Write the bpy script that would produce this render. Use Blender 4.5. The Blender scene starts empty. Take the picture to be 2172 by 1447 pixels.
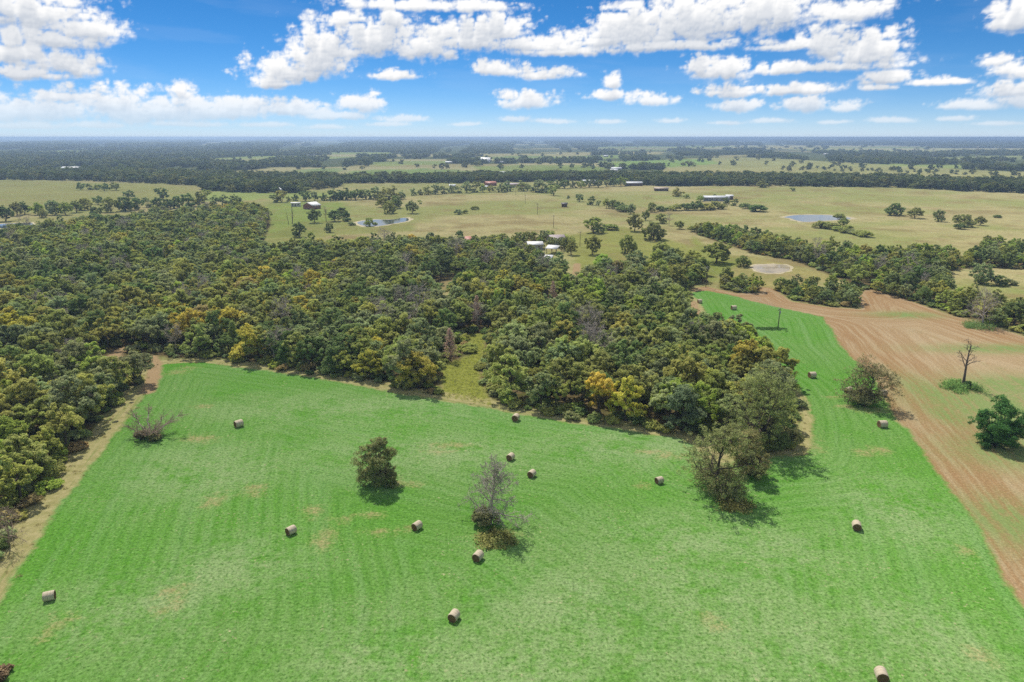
import bpy, math, random
import numpy as np
from mathutils import Vector

SC = bpy.context.scene
COL = SC.collection
R = math.radians
rg = np.random.default_rng(11)
random.seed(5)

# ------------------------------------------------------------------ camera
H, FPX, CX, CY, PITCH = 55.0, 1448.0, 1086.0, 723.5, R(16.62)
cam = bpy.data.cameras.new('camera'); cam.sensor_width = 36.0; cam.lens = 24.0
cam.clip_start = 0.5; cam.clip_end = 200000.0
camo = bpy.data.objects.new('camera', cam); COL.objects.link(camo)
camo.location = (0, 0, H); camo.rotation_euler = (math.pi / 2 - PITCH, 0, 0)
SC.camera = camo

# ------------------------------------------------------------------ sky and sun
SUN_EL, SUN_AZ = R(57), R(-27)          # azimuth from +Y, positive towards +X
w = bpy.data.worlds.new('World'); SC.world = w; w.use_nodes = True
wn = w.node_tree; wn.nodes.clear()
sky = wn.nodes.new('ShaderNodeTexSky'); sky.sky_type = 'NISHITA'; sky.sun_disc = False
sky.sun_elevation = SUN_EL; sky.sun_rotation = SUN_AZ
sky.air_density = 3.0; sky.dust_density = 0.0; sky.ozone_density = 2.0; sky.altitude = 14000
bg = wn.nodes.new('ShaderNodeBackground'); bg.inputs[1].default_value = 0.093
wo = wn.nodes.new('ShaderNodeOutputWorld')
sat = wn.nodes.new('ShaderNodeHueSaturation'); sat.inputs['Saturation'].default_value = 1.32
wn.links.new(sky.outputs[0], sat.inputs['Color']); wn.links.new(sat.outputs[0], bg.inputs[0]); wn.links.new(bg.outputs[0], wo.inputs[0])
sun = bpy.data.lights.new('sun', 'SUN'); sun.energy = 5.0; sun.angle = R(0.53); sun.color = (1.0, 0.96, 0.9)
suno = bpy.data.objects.new('sun', sun); COL.objects.link(suno)
sd_ = Vector((math.sin(SUN_AZ) * math.cos(SUN_EL), math.cos(SUN_AZ) * math.cos(SUN_EL), math.sin(SUN_EL)))
suno.rotation_euler = sd_.to_track_quat('Z', 'Y').to_euler(); suno.location = (0, 0, 300)
vs = SC.view_settings; vs.view_transform = 'Standard'; vs.look = 'None'; vs.exposure = 0.18; vs.gamma = 1.0
vs.use_curve_mapping = False
SC.render.engine = 'CYCLES'
cy = SC.cycles; cy.max_bounces = 6; cy.diffuse_bounces = 3; cy.glossy_bounces = 2; cy.transmission_bounces = 3
cy.volume_bounces = 0; cy.transparent_max_bounces = 12; cy.use_denoising = False
cy.use_adaptive_sampling = False
try: cy.denoiser = 'OPENIMAGEDENOISE'; cy.denoising_prefilter = 'ACCURATE'; cy.denoising_input_passes = 'RGB_ALBEDO_NORMAL'
except Exception: pass
cy.caustics_reflective = False; cy.caustics_refractive = False

# ------------------------------------------------------------------ helpers
def s2l(c): 
    c = np.asarray(c, float) / 255.0
    return np.where(c <= 0.04045, c / 12.92, ((c + 0.055) / 1.055) ** 2.4)
LIGHT = 1.42
def alb(r, g, b):
    """surface colour that shows as this sRGB triple in full sun"""
    v = s2l((r, g, b)) / LIGHT
    return (float(v[0]), float(v[1]), float(v[2]), 1.0)

def ray(px, py):
    u = (px - CX) / FPX; v = (CY - py) / FPX
    c, s = math.cos(PITCH), math.sin(PITCH)
    return np.array((u, c + v * s, -s + v * c))
def G(px, py):
    d = ray(px, py); t = H / -d[2]
    return (d[0] * t, d[1] * t)
def project(x, y, z=0.0):
    c, s = math.cos(PITCH), math.sin(PITCH)
    zz = z - H
    dep = y * c - zz * s; up = y * s + zz * c
    return CX + FPX * x / dep, CY - FPX * up / dep, dep
def GP(pts): return np.array([G(*p) for p in pts])

def inpoly(P, poly):
    x, y = P[:, 0], P[:, 1]; r = np.zeros(len(P), bool); n = len(poly)
    for i in range(n):
        x0, y0 = poly[i]; x1, y1 = poly[(i + 1) % n]
        if y0 == y1: continue
        m = (y0 > y) != (y1 > y)
        r ^= m & (x < (x1 - x0) * (y - y0) / (y1 - y0) + x0)
    return r
def linedist(P, pts, closed=False):
    d = np.full(len(P), 1e18); n = len(pts)
    for i in range(n if closed else n - 1):
        a = np.asarray(pts[i]); b = np.asarray(pts[(i + 1) % n]); ab = b - a
        t = np.clip(((P - a) @ ab) / max(ab @ ab, 1e-9), 0, 1)
        qx = P[:, 0] - a[0] - t * ab[0]; qy = P[:, 1] - a[1] - t * ab[1]; d = np.minimum(d, qx * qx + qy * qy)
    return np.sqrt(d)
def sdf(P, poly, pad=14.0):
    """signed distance, positive inside; only exact within pad of the outline's box"""
    lo, hi = poly.min(0) - pad, poly.max(0) + pad; k = ((P > lo) & (P < hi)).all(1)
    d = np.full(len(P), -99.0); Q = P[k]
    if len(Q): d[k] = np.where(inpoly(Q, poly), 1.0, -1.0) * linedist(Q, poly, True)
    return d

NTAB = {}
def vnoise(x, y, seed=0):
    """smooth value noise on numpy arrays"""
    if seed not in NTAB: NTAB[seed] = np.random.default_rng(seed).random((256, 256))
    r = NTAB[seed]
    xi = np.floor(x).astype(int); yi = np.floor(y).astype(int); fx = x - xi; fy = y - yi
    fx = fx * fx * fx * (fx * (fx * 6 - 15) + 10); fy = fy * fy * fy * (fy * (fy * 6 - 15) + 10)
    a = r[xi & 255, yi & 255]; b = r[(xi + 1) & 255, yi & 255]; c = r[xi & 255, (yi + 1) & 255]; d = r[(xi + 1) & 255, (yi + 1) & 255]
    return (a * (1 - fx) + b * fx) * (1 - fy) + (c * (1 - fx) + d * fx) * fy
def fbm(x, y, oct=5, gain=0.5, seed=0, billow=False):
    s = 0; a = 1; t = 0
    for o in range(oct):
        n = vnoise(x, y, seed + o)
        if billow: n = np.abs(2 * n - 1) * 1.7
        s = s + a * n; t += a; a *= gain
        x, y = x * 1.97 + y * 0.31 + 7.1, y * 1.97 - x * 0.31 + 3.7
    return s / t

def make_mesh(name, V, F, mats=(), mi=None, attrs=None, smooth=False):
    """V (n,3); F list of (m,k) index arrays; attrs name -> per-vertex float or colour arrays"""
    me = bpy.data.meshes.new(name)
    V = np.asarray(V, np.float32); me.vertices.add(len(V)); me.vertices.foreach_set('co', V.ravel())
    F = [np.asarray(f, np.int32) for f in F if len(f)]
    lt = np.concatenate([np.full(len(f), f.shape[1], np.int32) for f in F])
    li = np.concatenate([f.ravel() for f in F])
    me.loops.add(len(li)); me.loops.foreach_set('vertex_index', li)
    me.polygons.add(len(lt)); ls = np.concatenate(([0], np.cumsum(lt)[:-1])).astype(np.int32)
    me.polygons.foreach_set('loop_start', ls); me.polygons.foreach_set('loop_total', lt)
    if mi is not None: me.polygons.foreach_set('material_index', np.asarray(mi, np.int32))
    if smooth: me.polygons.foreach_set('use_smooth', np.ones(len(lt), bool))
    for m in mats: me.materials.append(m)
    for k, a in (attrs or {}).items():
        a = np.asarray(a, np.float32)
        if a.ndim == 1:
            at = me.attributes.new(k, 'FLOAT', 'POINT'); at.data.foreach_set('value', a)
        else:
            at = me.attributes.new(k, 'FLOAT_COLOR', 'POINT')
            c = np.ones((len(a), 4), np.float32); c[:, :a.shape[1]] = a; at.data.foreach_set('color', c.ravel())
    me.update(calc_edges=True)
    return me
def link(name, me, parent=None, loc=(0, 0, 0), rz=0.0, sc=None):
    o = bpy.data.objects.new(name, me); COL.objects.link(o)
    o.location = loc; o.rotation_euler = (0, 0, rz)
    if sc is not None: o.scale = (sc, sc, sc) if not hasattr(sc, '__len__') else sc
    if parent is not None: o.parent = parent
    return o
def tag(o, label=None, cat=None, group=None, kind=None):
    if label: o['label'] = label
    if cat: o['category'] = cat
    if group: o['group'] = group
    if kind: o['kind'] = kind
    return o

class B:
    """collects simple solids into one mesh"""
    def __init__(s): s.V = []; s.Q = []; s.T = []; s.n = 0
    def add(s, V, Q=(), T=()):
        V = np.asarray(V, float); s.V.append(V)
        if len(Q): s.Q.append(np.asarray(Q) + s.n)
        if len(T): s.T.append(np.asarray(T) + s.n)
        s.n += len(V); return s
    def box(s, c, d, rz=0.0):
        c = np.asarray(c); d = np.asarray(d) / 2
        v = np.array([(x, y, z) for x in (-1, 1) for y in (-1, 1) for z in (-1, 1)]) * d
        if rz: 
            k, q = math.cos(rz), math.sin(rz); v = np.stack([v[:, 0] * k - v[:, 1] * q, v[:, 0] * q + v[:, 1] * k, v[:, 2]], 1)
        return s.add(v + c, [(0, 1, 3, 2), (4, 6, 7, 5), (0, 4, 5, 1), (2, 3, 7, 6), (0, 2, 6, 4), (1, 5, 7, 3)])
    def tube(s, P, rad, n=6, caps=True):
        P = np.asarray(P, float); k = len(P); rad = np.broadcast_to(np.asarray(rad, float), (k,))
        d = np.gradient(P, axis=0); d /= np.linalg.norm(d, axis=1)[:, None] + 1e-9
        ref = np.where(np.abs(d[:, 2:3]) > 0.9, np.array([[1.0, 0, 0]]), np.array([[0, 0, 1.0]]))
        a = np.cross(d, ref); a /= np.linalg.norm(a, axis=1)[:, None] + 1e-9; b = np.cross(d, a)
        th = np.arange(n) * 2 * math.pi / n
        V = P[:, None] + rad[:, None, None] * (np.cos(th)[None, :, None] * a[:, None] + np.sin(th)[None, :, None] * b[:, None])
        i = np.arange(k - 1)[:, None] * n; j = np.arange(n)[None]; j2 = (j + 1) % n
        Q = np.stack([i + j, i + j2, i + n + j2, i + n + j], -1).reshape(-1, 4)
        V = V.reshape(-1, 3)
        T = []
        if caps:
            V = np.vstack([V, P[0], P[-1]]); m = k * n
            T = [(m, (q + 1) % n, q) for q in range(n)] + [(m + 1, (k - 1) * n + q, (k - 1) * n + (q + 1) % n) for q in range(n)]
        return s.add(V, Q, T)
    def arrays(s):
        return np.vstack(s.V), (np.vstack(s.Q) if s.Q else np.zeros((0, 4), int)), (np.vstack(s.T) if s.T else np.zeros((0, 3), int))
    def mesh(s, name, mat, smooth=False):
        V, Q, T = s.arrays(); return make_mesh(name, V, [Q, T], [mat], smooth=smooth)

class NT:
    """small helper to write node trees"""
    def __init__(s, nt): s.t = nt
    def new(s, ty, **kw):
        n = s.t.nodes.new(ty)
        for k, v in kw.items(): setattr(n, k, v)
        return n
    def put(s, sock, v):
        if hasattr(v, 'is_output') or isinstance(v, bpy.types.NodeSocket): s.t.links.new(v, sock)
        elif v is not None: sock.default_value = v
    def math(s, op, a, b=None, c=None, clamp=False):
        n = s.new('ShaderNodeMath', operation=op, use_clamp=clamp)
        for i, v in enumerate((a, b, c)):
            if v is not None: s.put(n.inputs[i], v)
        return n.outputs[0]
    def mix(s, f, a, b, blend='MIX'):
        n = s.new('ShaderNodeMix', data_type='RGBA', blend_type=blend)
        s.put(n.inputs[0], f); s.put(n.inputs[6], a); s.put(n.inputs[7], b); return n.outputs[2]
    def scale(s, col, f):
        n = s.new('ShaderNodeVectorMath', operation='SCALE'); s.put(n.inputs[0], col); s.put(n.inputs['Scale'], f); return n.outputs[0]
    def noise(s, vec, scale, detail=3, rough=0.5, dist=0.0, dim='3D', w=None, lac=2.0):
        n = s.new('ShaderNodeTexNoise', noise_dimensions=dim)
        if vec is not None and 'Vector' in n.inputs and dim != '1D': s.put(n.inputs['Vector'], vec)
        if w is not None: s.put(n.inputs['W'], w)
        s.put(n.inputs['Scale'], scale); s.put(n.inputs['Detail'], detail); s.put(n.inputs['Roughness'], rough)
        s.put(n.inputs['Distortion'], dist); s.put(n.inputs['Lacunarity'], lac); return n.outputs[0]
    def attr(s, name, ty='GEOMETRY', out='Fac'):
        n = s.new('ShaderNodeAttribute', attribute_type=ty, attribute_name=name); return n.outputs[out]
    def step(s, x, lo, hi, a=0.0, b=1.0):
        n = s.new('ShaderNodeMapRange', interpolation_type='SMOOTHSTEP'); s.put(n.inputs[0], x)
        n.inputs[1].default_value = lo; n.inputs[2].default_value = hi; n.inputs[3].default_value = a; n.inputs[4].default_value = b
        return n.outputs[0]
    def comb(s, x, y, z=0.0):
        n = s.new('ShaderNodeCombineXYZ'); s.put(n.inputs[0], x); s.put(n.inputs[1], y); s.put(n.inputs[2], z); return n.outputs[0]
    def obj(s): return s.new('ShaderNodeTexCoord').outputs['Object']
def new_mat(name):
    m = bpy.data.materials.new(name); m.use_nodes = True; m.node_tree.nodes.clear()
    return m, NT(m.node_tree)
def simple_mat(name, col, rough=0.8, var=0.25, scale=3.0, metal=0.0, spec=0.3, bump=0.0, col2=None):
    m, g = new_mat(name)
    p = g.new('ShaderNodeBsdfPrincipled'); o = g.new('ShaderNodeOutputMaterial')
    n = g.noise(g.obj(), scale, 4, 0.6)
    c2 = col2 if col2 else tuple(v * (1 - var) for v in col[:3]) + (1,)
    g.put(p.inputs['Base Color'], g.mix(g.step(n, 0.3, 0.7), c2, tuple(col[:3]) + (1,)))
    p.inputs['Roughness'].default_value = rough; p.inputs['Metallic'].default_value = metal
    p.inputs['Specular IOR Level'].default_value = spec
    if bump:
        b = g.new('ShaderNodeBump'); b.inputs['Strength'].default_value = bump; b.inputs['Distance'].default_value = 0.05
        g.put(b.inputs['Height'], n); g.put(p.inputs['Normal'], b.outputs[0])
    g.put(o.inputs[0], p.outputs[0]); return m

# ------------------------------------------------------------------ cloud layer: a dome far outside the haze
BLOBS = [  # photo position of the cloud puffs, as half-widths
 (50,22,115,50),(190,62,85,36),(100,82,95,24),(30,112,55,32),(135,138,70,24),(60,158,60,12),
 (60,235,140,34),(230,215,95,34),(330,240,130,36),(385,196,32,20),(460,235,120,26),(520,222,80,24),(620,232,110,20),(770,222,50,22),(710,246,70,10),(850,252,60,9),(120,204,50,14),(400,262,90,8),(200,264,70,8),(60,266,70,8),(560,264,60,7),(690,268,50,6),(820,262,50,6),
 (600,150,80,34),(690,100,70,46),(800,85,100,52),(835,45,34,26),(712,44,36,16),(900,105,70,34),(840,160,60,11),(570,172,50,16),(660,135,70,44),
 (1000,82,110,38),(1060,62,80,34),(1130,92,90,28),(880,10,190,16),(1010,14,90,15),(1060,150,80,20),(1150,158,70,12),
 (1350,66,110,48),(1480,44,190,58),(1610,32,140,44),(1280,84,80,22),(1200,106,110,17),(1690,95,110,13),(1810,20,90,26),(1420,96,170,14),
 (1525,146,64,24),(1762,92,52,34),(1840,108,66,42),(1690,146,75,11),(1760,142,140,13),
 (1302,170,22,17),(1292,202,50,12),(1120,216,72,20),(1380,212,58,15),(1552,196,58,19),(1562,226,58,13),(1685,190,72,14),(1712,222,54,18),(1796,228,30,13),
 (1876,168,48,14),(1862,186,30,7),(1988,174,58,9),(2106,130,30,12),(2152,38,44,32),(2154,152,44,17),(2150,196,60,17),(2060,222,66,11),(2176,214,50,14),
 (1090,252,40,7),(1175,256,46,6),(1290,258,40,6),(1420,254,44,6),(1540,260,40,5),(1640,256,46,6),(1770,258,36,5),(1890,254,44,6),(2030,250,40,6),(2120,260,44,5),(980,262,40,5)]
def sky_dir(px, py):
    d = ray(px, py); d = d / np.linalg.norm(d); return math.degrees(math.atan2(d[0], d[1])), math.degrees(math.asin(d[2]))
def cloud_field(az, el, blobs, seed=3):
    wx = (fbm(az * 0.5, el * 0.7, 4, 0.5, 21) - 0.5) * 1.5; wy = (fbm(az * 0.5 + 40, el * 0.7, 4, 0.5, 31) - 0.5) * 0.8
    E = np.zeros(az.shape); LOW = np.zeros(az.shape); T = 0.09
    for a0, e0, ra, re in blobs:                # rounded heaps, flat below
        dx = (az + wx * min(1, ra / 2.4) - a0) / ra; dy = (el + wy * min(1, re / 1.3) - e0) / re
        dy = np.where(dy < 0, dy * 1.45, dy)
        e = np.exp(np.clip((1 - np.sqrt(dx * dx + dy * dy)), -2.5, 2) / T); E += e; LOW += e * np.clip(-dy / 1.45 + 0.25, 0, 1)
    F = T * np.log(E + 1e-9); low = LOW / (E + 1e-9)
    puff = fbm(az * 0.85, el * 1.15, 5, 0.52, seed, True) - 0.5
    fine = fbm(az * 3.0, el * 3.6, 4, 0.55, seed + 50, True) - 0.5
    k = np.clip((el - 0.3) / 3.0, 0.3, 1)
    return F - 0.06 + (puff * 0.80 * k + fine * 0.24) * (1 - 0.6 * low), puff, fine, low
def smooth01(x, a, b):
    t = np.clip((x - a) / (b - a), 0, 1); return t * t * (3 - 2 * t)
def cloud_look(az, el, blobs, step):
    D, puff, fine, low = cloud_field(az, el, blobs)
    rag = fbm(az * 2.3 + 9, el * 3.3, 5, 0.6, 71)
    al = smooth01(D + (rag - 0.5) * 0.5, -0.16, 0.56) ** 1.2
    th = np.clip(D, 0, 1.0)
    ab = np.zeros_like(D)
    for k in range(1, 15):                      # how much cloud lies above each point
        sh = max(k, int(round(k * 0.15 / step))) if step < 0.3 else k
        q = np.zeros_like(D)
        if sh < D.shape[0]: q[:-sh] = th[sh:]
        ab += q / 14
    s1 = max(1, int(round(0.17 / step)))
    rel = th - np.roll(np.roll(th, -s1, 0), s1 // 2, 1)
    br = 1.04 - 0.66 * smooth01(ab, 0.04, 0.62) - 0.40 * smooth01(low, 0.22, 0.85) * smooth01(th, 0.0, 0.4) + np.clip(rel, -0.2, 0.2) * 0.5 + puff * 0.16 + fine * 0.06
    br = np.clip(br, 0.0, 1.05)
    lo = np.array((0.47, 0.52, 0.60)); hi = np.array((0.88, 0.88, 0.88))
    col = lo + (hi - lo) * br[..., None]
    hz = smooth01(el, 0.0, 3.6)                 # far clouds sink into the pale air near the horizon
    col = col * (0.35 + 0.65 * hz)[..., None] + np.array((0.68, 0.75, 0.83)) * (0.65 - 0.65 * hz)[..., None]
    al = al * (0.45 + 0.55 * hz)
    ci = 0.04 * smooth01(fbm(az * 0.12 + 5, el * 0.75 + az * 0.05, 5, 0.6, 131), 0.46, 0.72) * smooth01(el, 0.5, 3); col = (col * al[..., None] + np.array((0.80, 0.84, 0.88)) * (ci * (1 - al))[..., None]) / np.maximum(al + ci * (1 - al), 1e-4)[..., None]; al = al + ci * (1 - al)   # thin high veils
    veil = 0.93 * np.exp(-np.maximum(el, 0) / 1.35)      # thin white air above the horizon
    vc = np.array((0.60, 0.69, 0.79)); tot = al + veil * (1 - al)
    col = (col * al[..., None] + vc * (veil * (1 - al))[..., None]) / np.maximum(tot, 1e-4)[..., None]
    return tot, col
def build_sky():
    m, g = new_mat('cloud_layer')
    e = g.new('ShaderNodeEmission'); t = g.new('ShaderNodeBsdfTransparent'); mx = g.new('ShaderNodeAddShader'); o = g.new('ShaderNodeOutputMaterial')
    cv = g.attr('cover'); inv = g.math('SUBTRACT', 1.0, cv)
    g.put(e.inputs[0], g.attr('cloud', out='Color')); g.put(e.inputs[1], cv); g.put(t.inputs[0], g.comb(inv, inv, inv))
    g.put(mx.inputs[0], t.outputs[0]); g.put(mx.inputs[1], e.outputs[0]); g.put(o.inputs[0], mx.outputs[0])
    m.cycles.emission_sampling = 'NONE'
    blobs = []
    for px, py, rx, ry in BLOBS:
        a, el = sky_dir(px, py); blobs.append((a, el, rx / (25.0 if rx < 80 else 27.0), ry / (23.0 if rx < 80 else 26.0)))
    rb = np.random.default_rng(8)                # the same kind of scattered cumulus all the way round
    rest = list(blobs)
    while len(rest) < 230:
        a = rb.uniform(-180, 180); el = 1 + 62 * rb.random() ** 1.6
        if abs(a) < 44 and el < 13.5: continue
        if math.hypot(a - math.degrees(SUN_AZ), el - math.degrees(SUN_EL)) < 24: continue
        s = 0.5 + el / 9.0
        rest.append((a, el, rb.uniform(1.5, 4.2) * s, rb.uniform(0.7, 1.6) * s))
    patches = [(-46, 46, -0.12, 12.6, 0.085, blobs), (46, 314, -0.12, 12.6, 0.7, rest), (-180, 180, 12.6, 88, 0.9, rest)]
    RR = 52000.0; Vs = []; Fs = []; A = []; C = []; base = 0
    for a0, a1, e0, e1, st, bl in patches:
        na = int(round((a1 - a0) / st)) + 1; ne = int(round((e1 - e0) / st)) + 1
        az, el = np.meshgrid(np.linspace(a0, a1, na), np.linspace(e0, e1, ne))
        awr = (az + 180) % 360 - 180
        al, col = cloud_look(awr, el, bl, st)
        ra, re = np.radians(az), np.radians(el)
        V = np.stack([np.sin(ra) * np.cos(re), np.cos(ra) * np.cos(re), np.sin(re)], -1).reshape(-1, 3) * RR
        i = (np.arange(ne - 1)[:, None] * na + np.arange(na - 1)[None]).ravel()
        Fs.append(np.stack([i, i + na, i + na + 1, i + 1], 1) + base); base += len(V)
        Vs.append(V); A.append(al.ravel()); C.append(col.reshape(-1, 3))
    me = make_mesh('sky', np.vstack(Vs), Fs, [m], attrs={'cover': np.concatenate(A), 'cloud': np.vstack(C)}, smooth=True)
    tag(link('sky', me), 'blue sky with scattered white cumulus clouds above the plain', 'sky', kind='structure')
build_sky()

# ------------------------------------------------------------------ land regions (all on the ground plane)
MEADOW = np.vstack([GP([(-80,1400),(0,1272),(50,1190),(100,1110),(170,1015),(250,912),(290,860),(318,815),(332,785),(350,772),(420,768),(480,775),(560,787),(680,803),(760,817),(860,838),
    (950,852),(1050,868),(1150,888),(1300,908),(1440,930),(1470,945),(1500,985),(1560,978),(1620,972),(1680,970),(1712,962),(1722,935),(1724,890),(1712,850),(1690,815),(1640,782),(1600,745),(1560,705),
    (1530,690),(1500,668),(1482,640),(1466,620),(1500,617),(1540,624),(1600,640),(1690,660),(1745,672),(1765,700),(1785,738),(1822,768),(1850,800),(1880,850),(1905,895),(1935,920),
    (1962,965),(2000,1015),(2060,1095),(2110,1180),(2150,1260),(2172,1290),(2290,1490)]), np.array([(85., 10.), (110, -160), (-160, -160), (-110, 10)])])
STUBBLE = np.vstack([GP([(1462,612),(1500,608),(1560,622),(1608,622),(1612,608),(1640,612),(1680,640),(1760,652),(1826,656),(1816,618),(1835,612),(1880,622),(1950,645),(2015,668),(2081,684),(2172,714),(2500,800),(2700,900)]),
    np.array([(240., 20.), (240, -160), (90, -160), (60, 10)]), GP([(2150,1270),(1960,980),(1840,800),(1740,690),(1500,640)])])
FOREST = np.vstack([np.array([(-400., 20.), (-80, 30)]), GP([(-60,1260),(0,1180),(50,1105),(110,1040),(160,975),(205,905),(245,868),(300,830),(318,800),(318,775),(300,752),(345,758),(380,760),(450,763),(480,772),(560,782),(650,797),(730,802),(780,816),(860,832),
    (936,838),(938,778),(1002,752),(996,712),(1026,712),(1024,752),(1014,782),(1018,815),(1046,856),(1100,870),(1180,887),(1300,905),(1400,920),(1440,925),(1500,935),(1560,945),(1640,958),(1692,950),
    (1700,905),(1692,850),(1665,805),(1610,765),(1575,725),(1540,712),(1500,700),(1474,655),(1458,618),(1475,605),(1500,600),(1500,585),(1450,575),(1380,572),(1300,580),(1236,592),(1226,600),(1212,592),(1196,584),(1150,573),(1118,562),(1085,540),(1000,535),(900,530),(800,530),(700,540),(600,548),(556,540),
    (560,505),(572,480),(574,462),(540,452),(450,457),(380,466),(300,472),(200,484),(100,492),(0,512),(-300,540)]), np.array([(-400., 400.)])])
LANE = GP([(938,842),(936,776),(975,762),(1000,752),(994,708),(1028,708),(1026,755),(1016,782),(1019,813),(1047,862)])
THICKET = GP([(1475,497),(1605,540),(1681,553),(1731,570),(1815,610),(1865,623),(1948,643),(2015,667),(2081,682),(2172,712),(2320,752),(2320,700),(2172,668),(2090,655),(2024,632),(2004,604),(2010,577),(2060,567),(2172,572),(2320,577),(2320,525),(2172,532),(2090,532),(2048,556),(1950,548),(1748,540),(1640,518),(1560,502),(1480,488)])
ISLES = [GP([(1524,610),(1560,622),(1608,624),(1606,605),(1570,598),(1530,598)]), GP([(1642,614),(1690,640),(1760,650),(1822,653),(1815,628),(1770,618),(1700,610)])]
TRACKS = [GP([(236,810),(240,780),(246,752),(262,740)]), GP([(312,832),(326,800),(330,775),(320,758)]), GP([(1484,695),(1476,665),(1468,640)]), GP([(1218,610),(1222,585),(1224,560)])]
CLEARINGS = [(952,612,6,16),(957,648,5,10),(1010,590,9,7),(1060,594,7,6),(1100,598,5,5),(1150,612,6,6),(1190,520,22,26),(1030,640,4,5),(870,600,4,5),(1160,546,10,12)]
# bare soil: photo position, half-size along x and along depth (metres), strength
SOIL = [(430,862,2.6,1.2),(425,930,4,2.2),(540,1040,2.2,2.4),(455,1062,2,2.4),(665,1085,2,2.2),(688,1142,2,3.4),(872,1027,3.2,1.1),(843,1024,1.4,1.6),(790,1092,2.2,1.3),(800,1130,2.6,1.2),(864,1122,1,1.4),
 (375,1256,2.4,1.6),(350,1292,2,1.2),(395,1260,1,1),(958,944,5,1.4),(930,958,3,1.2),(1385,957,4.5,.8),(1362,1030,1.4,1.4),(1500,1306,1.6,1),(1700,930,3.2,5),(1716,948,2.5,3),(1764,843,2.2,1),(1866,955,2.6,2),(1828,960,2,2),
 (1525,1330,1.5,.8),(2050,1170,1.6,1.6),(2080,1390,2,1.5),(130,1318,2,1.5),(95,1350,1.5,1),(1070,1135,2.6,1.2),(1010,1136,2,.5),(1520,985,5,4),(720,1102,2,1),(400,780,3,1.2),(375,790,3,2),(1800,862,3,1.5),(1850,870,4,2),(480,1302,.6,.4),(1420,968,4,1)]
PALE = [(1250,1320,16,12),(1500,1260,12,10),(1100,1420,14,8),(1650,1400,14,8),(1950,1350,8,8),(820,1390,10,6),(1350,950,22,8),(1640,1180,10,8),(1900,1080,8,10),(430,1000,12,9),(900,960,22,8),(300,1290,10,7),(760,870,26,8),(1480,1150,14,7),(500,1200,8,7)]
STUBGREEN = [(2110,850,13,8),(2172,880,12,8),(2150,820,14,6),(2100,870,10,4),(2170,960,10,6),(1985,840,4,10),(2010,880,3,6),(2150,1110,6,6),(2120,740,14,3),(1920,668,8,3)]
FIELDS = [  # further fields: photo outline and colour in sun
 ([(-300,392),(0,384),(180,386),(420,394),(425,408),(420,428),(330,434),(200,440),(0,452),(-300,460)], (166,166,98)),
 ([(420,410),(470,405),(640,411),(720,408),(724,420),(560,424),(430,428)], (168,184,100)),
 ([(565,432),(724,428),(740,445),(700,470),(660,500),(560,505),(572,480)], (152,170,86)),
 ([(560,500),(640,470),(740,470),(880,475),(880,490),(700,500),(600,520)], (160,164,92)),
 ([(0,470),(60,462),(300,448),(330,455),(180,475),(0,490)], (176,172,108)),
 ([(1200,500),(1320,480),(1460,520),(1500,560),(1300,570),(1225,570)], (160,164,84)),
 ([(1470,500),(1520,540),(1600,545),(1500,600),(1460,570)], (150,160,76)),
 ([(1600,545),(1720,575),(1800,590),(1640,610),(1560,600),(1540,575)], (178,166,104)),
 ([(700,392),(1000,390),(1180,385),(1180,392),(1000,402),(860,412),(740,400)], (178,176,112)),
 ([(1300,345),(1448,337),(1560,333),(1700,339),(1900,351),(2172,366),(2400,372),(2400,380),(2172,378),(1950,372),(1800,366),(1600,362),(1448,358),(1330,356)], (178,176,112)),
 ([(1280,350),(1330,342),(1500,337),(1520,348),(1400,356),(1290,357)], (140,176,84)),
 ([(740,362),(900,358),(1000,362),(1000,372),(880,374),(740,376)], (138,166,86)),
 ([(1000,352),(1250,350),(1290,358),(1250,370),(1030,368)], (146,164,84)),
 ([(780,345),(880,341),(960,342),(940,350),(800,352)], (160,176,96)),
 ([(520,338),(580,332),(590,345),(540,349),(430,344)], (176,178,112)),
 ([(620,360),(724,356),(724,366),(640,368)], (140,166,96)),
 ([(240,372),(390,366),(385,372),(260,378)], (130,156,84)),
 ([(100,357),(200,352),(200,362),(110,366)], (150,170,96)),
 ([(1750,322),(2000,316),(2172,318),(2172,322),(1960,323)], (176,176,120)),
 ([(1950,335),(2172,330),(2172,338),(1980,342)], (166,176,108)),
 ([(1120,335),(1330,328),(1360,334),(1180,341)], (156,178,96)),
 ([(1500,331),(1620,327),(1640,331),(1520,335)], (180,170,110))]
FIELDS = [(GP(p), s2l(c) / LIGHT) for p, c in FIELDS]
POND_SPECS = [  # photo outline, kind
 ([(758,472),(775,468),(800,466),(830,466),(850,463),(864,463),(866,468),(850,472),(832,475),(808,479),(780,480),(764,477)], 'clear'),
 ([(1664,461),(1686,457),(1720,456),(1760,457),(1800,462),(1802,465),(1776,467),(1740,469),(1710,471),(1690,468),(1676,463)], 'clear'),
 ([(1597,566),(1604,562),(1640,561),(1668,563),(1676,569),(1668,576),(1640,580),(1612,577),(1600,572)], 'muddy'),
 ([(0,476),(30,474),(66,473),(68,478),(58,487),(40,490),(0,484)], 'clear')]
ROADS = [GP([(-60,482),(0,474),(60,468),(130,464)]), GP([(230,473),(262,464),(310,459),(345,452)])]

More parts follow.
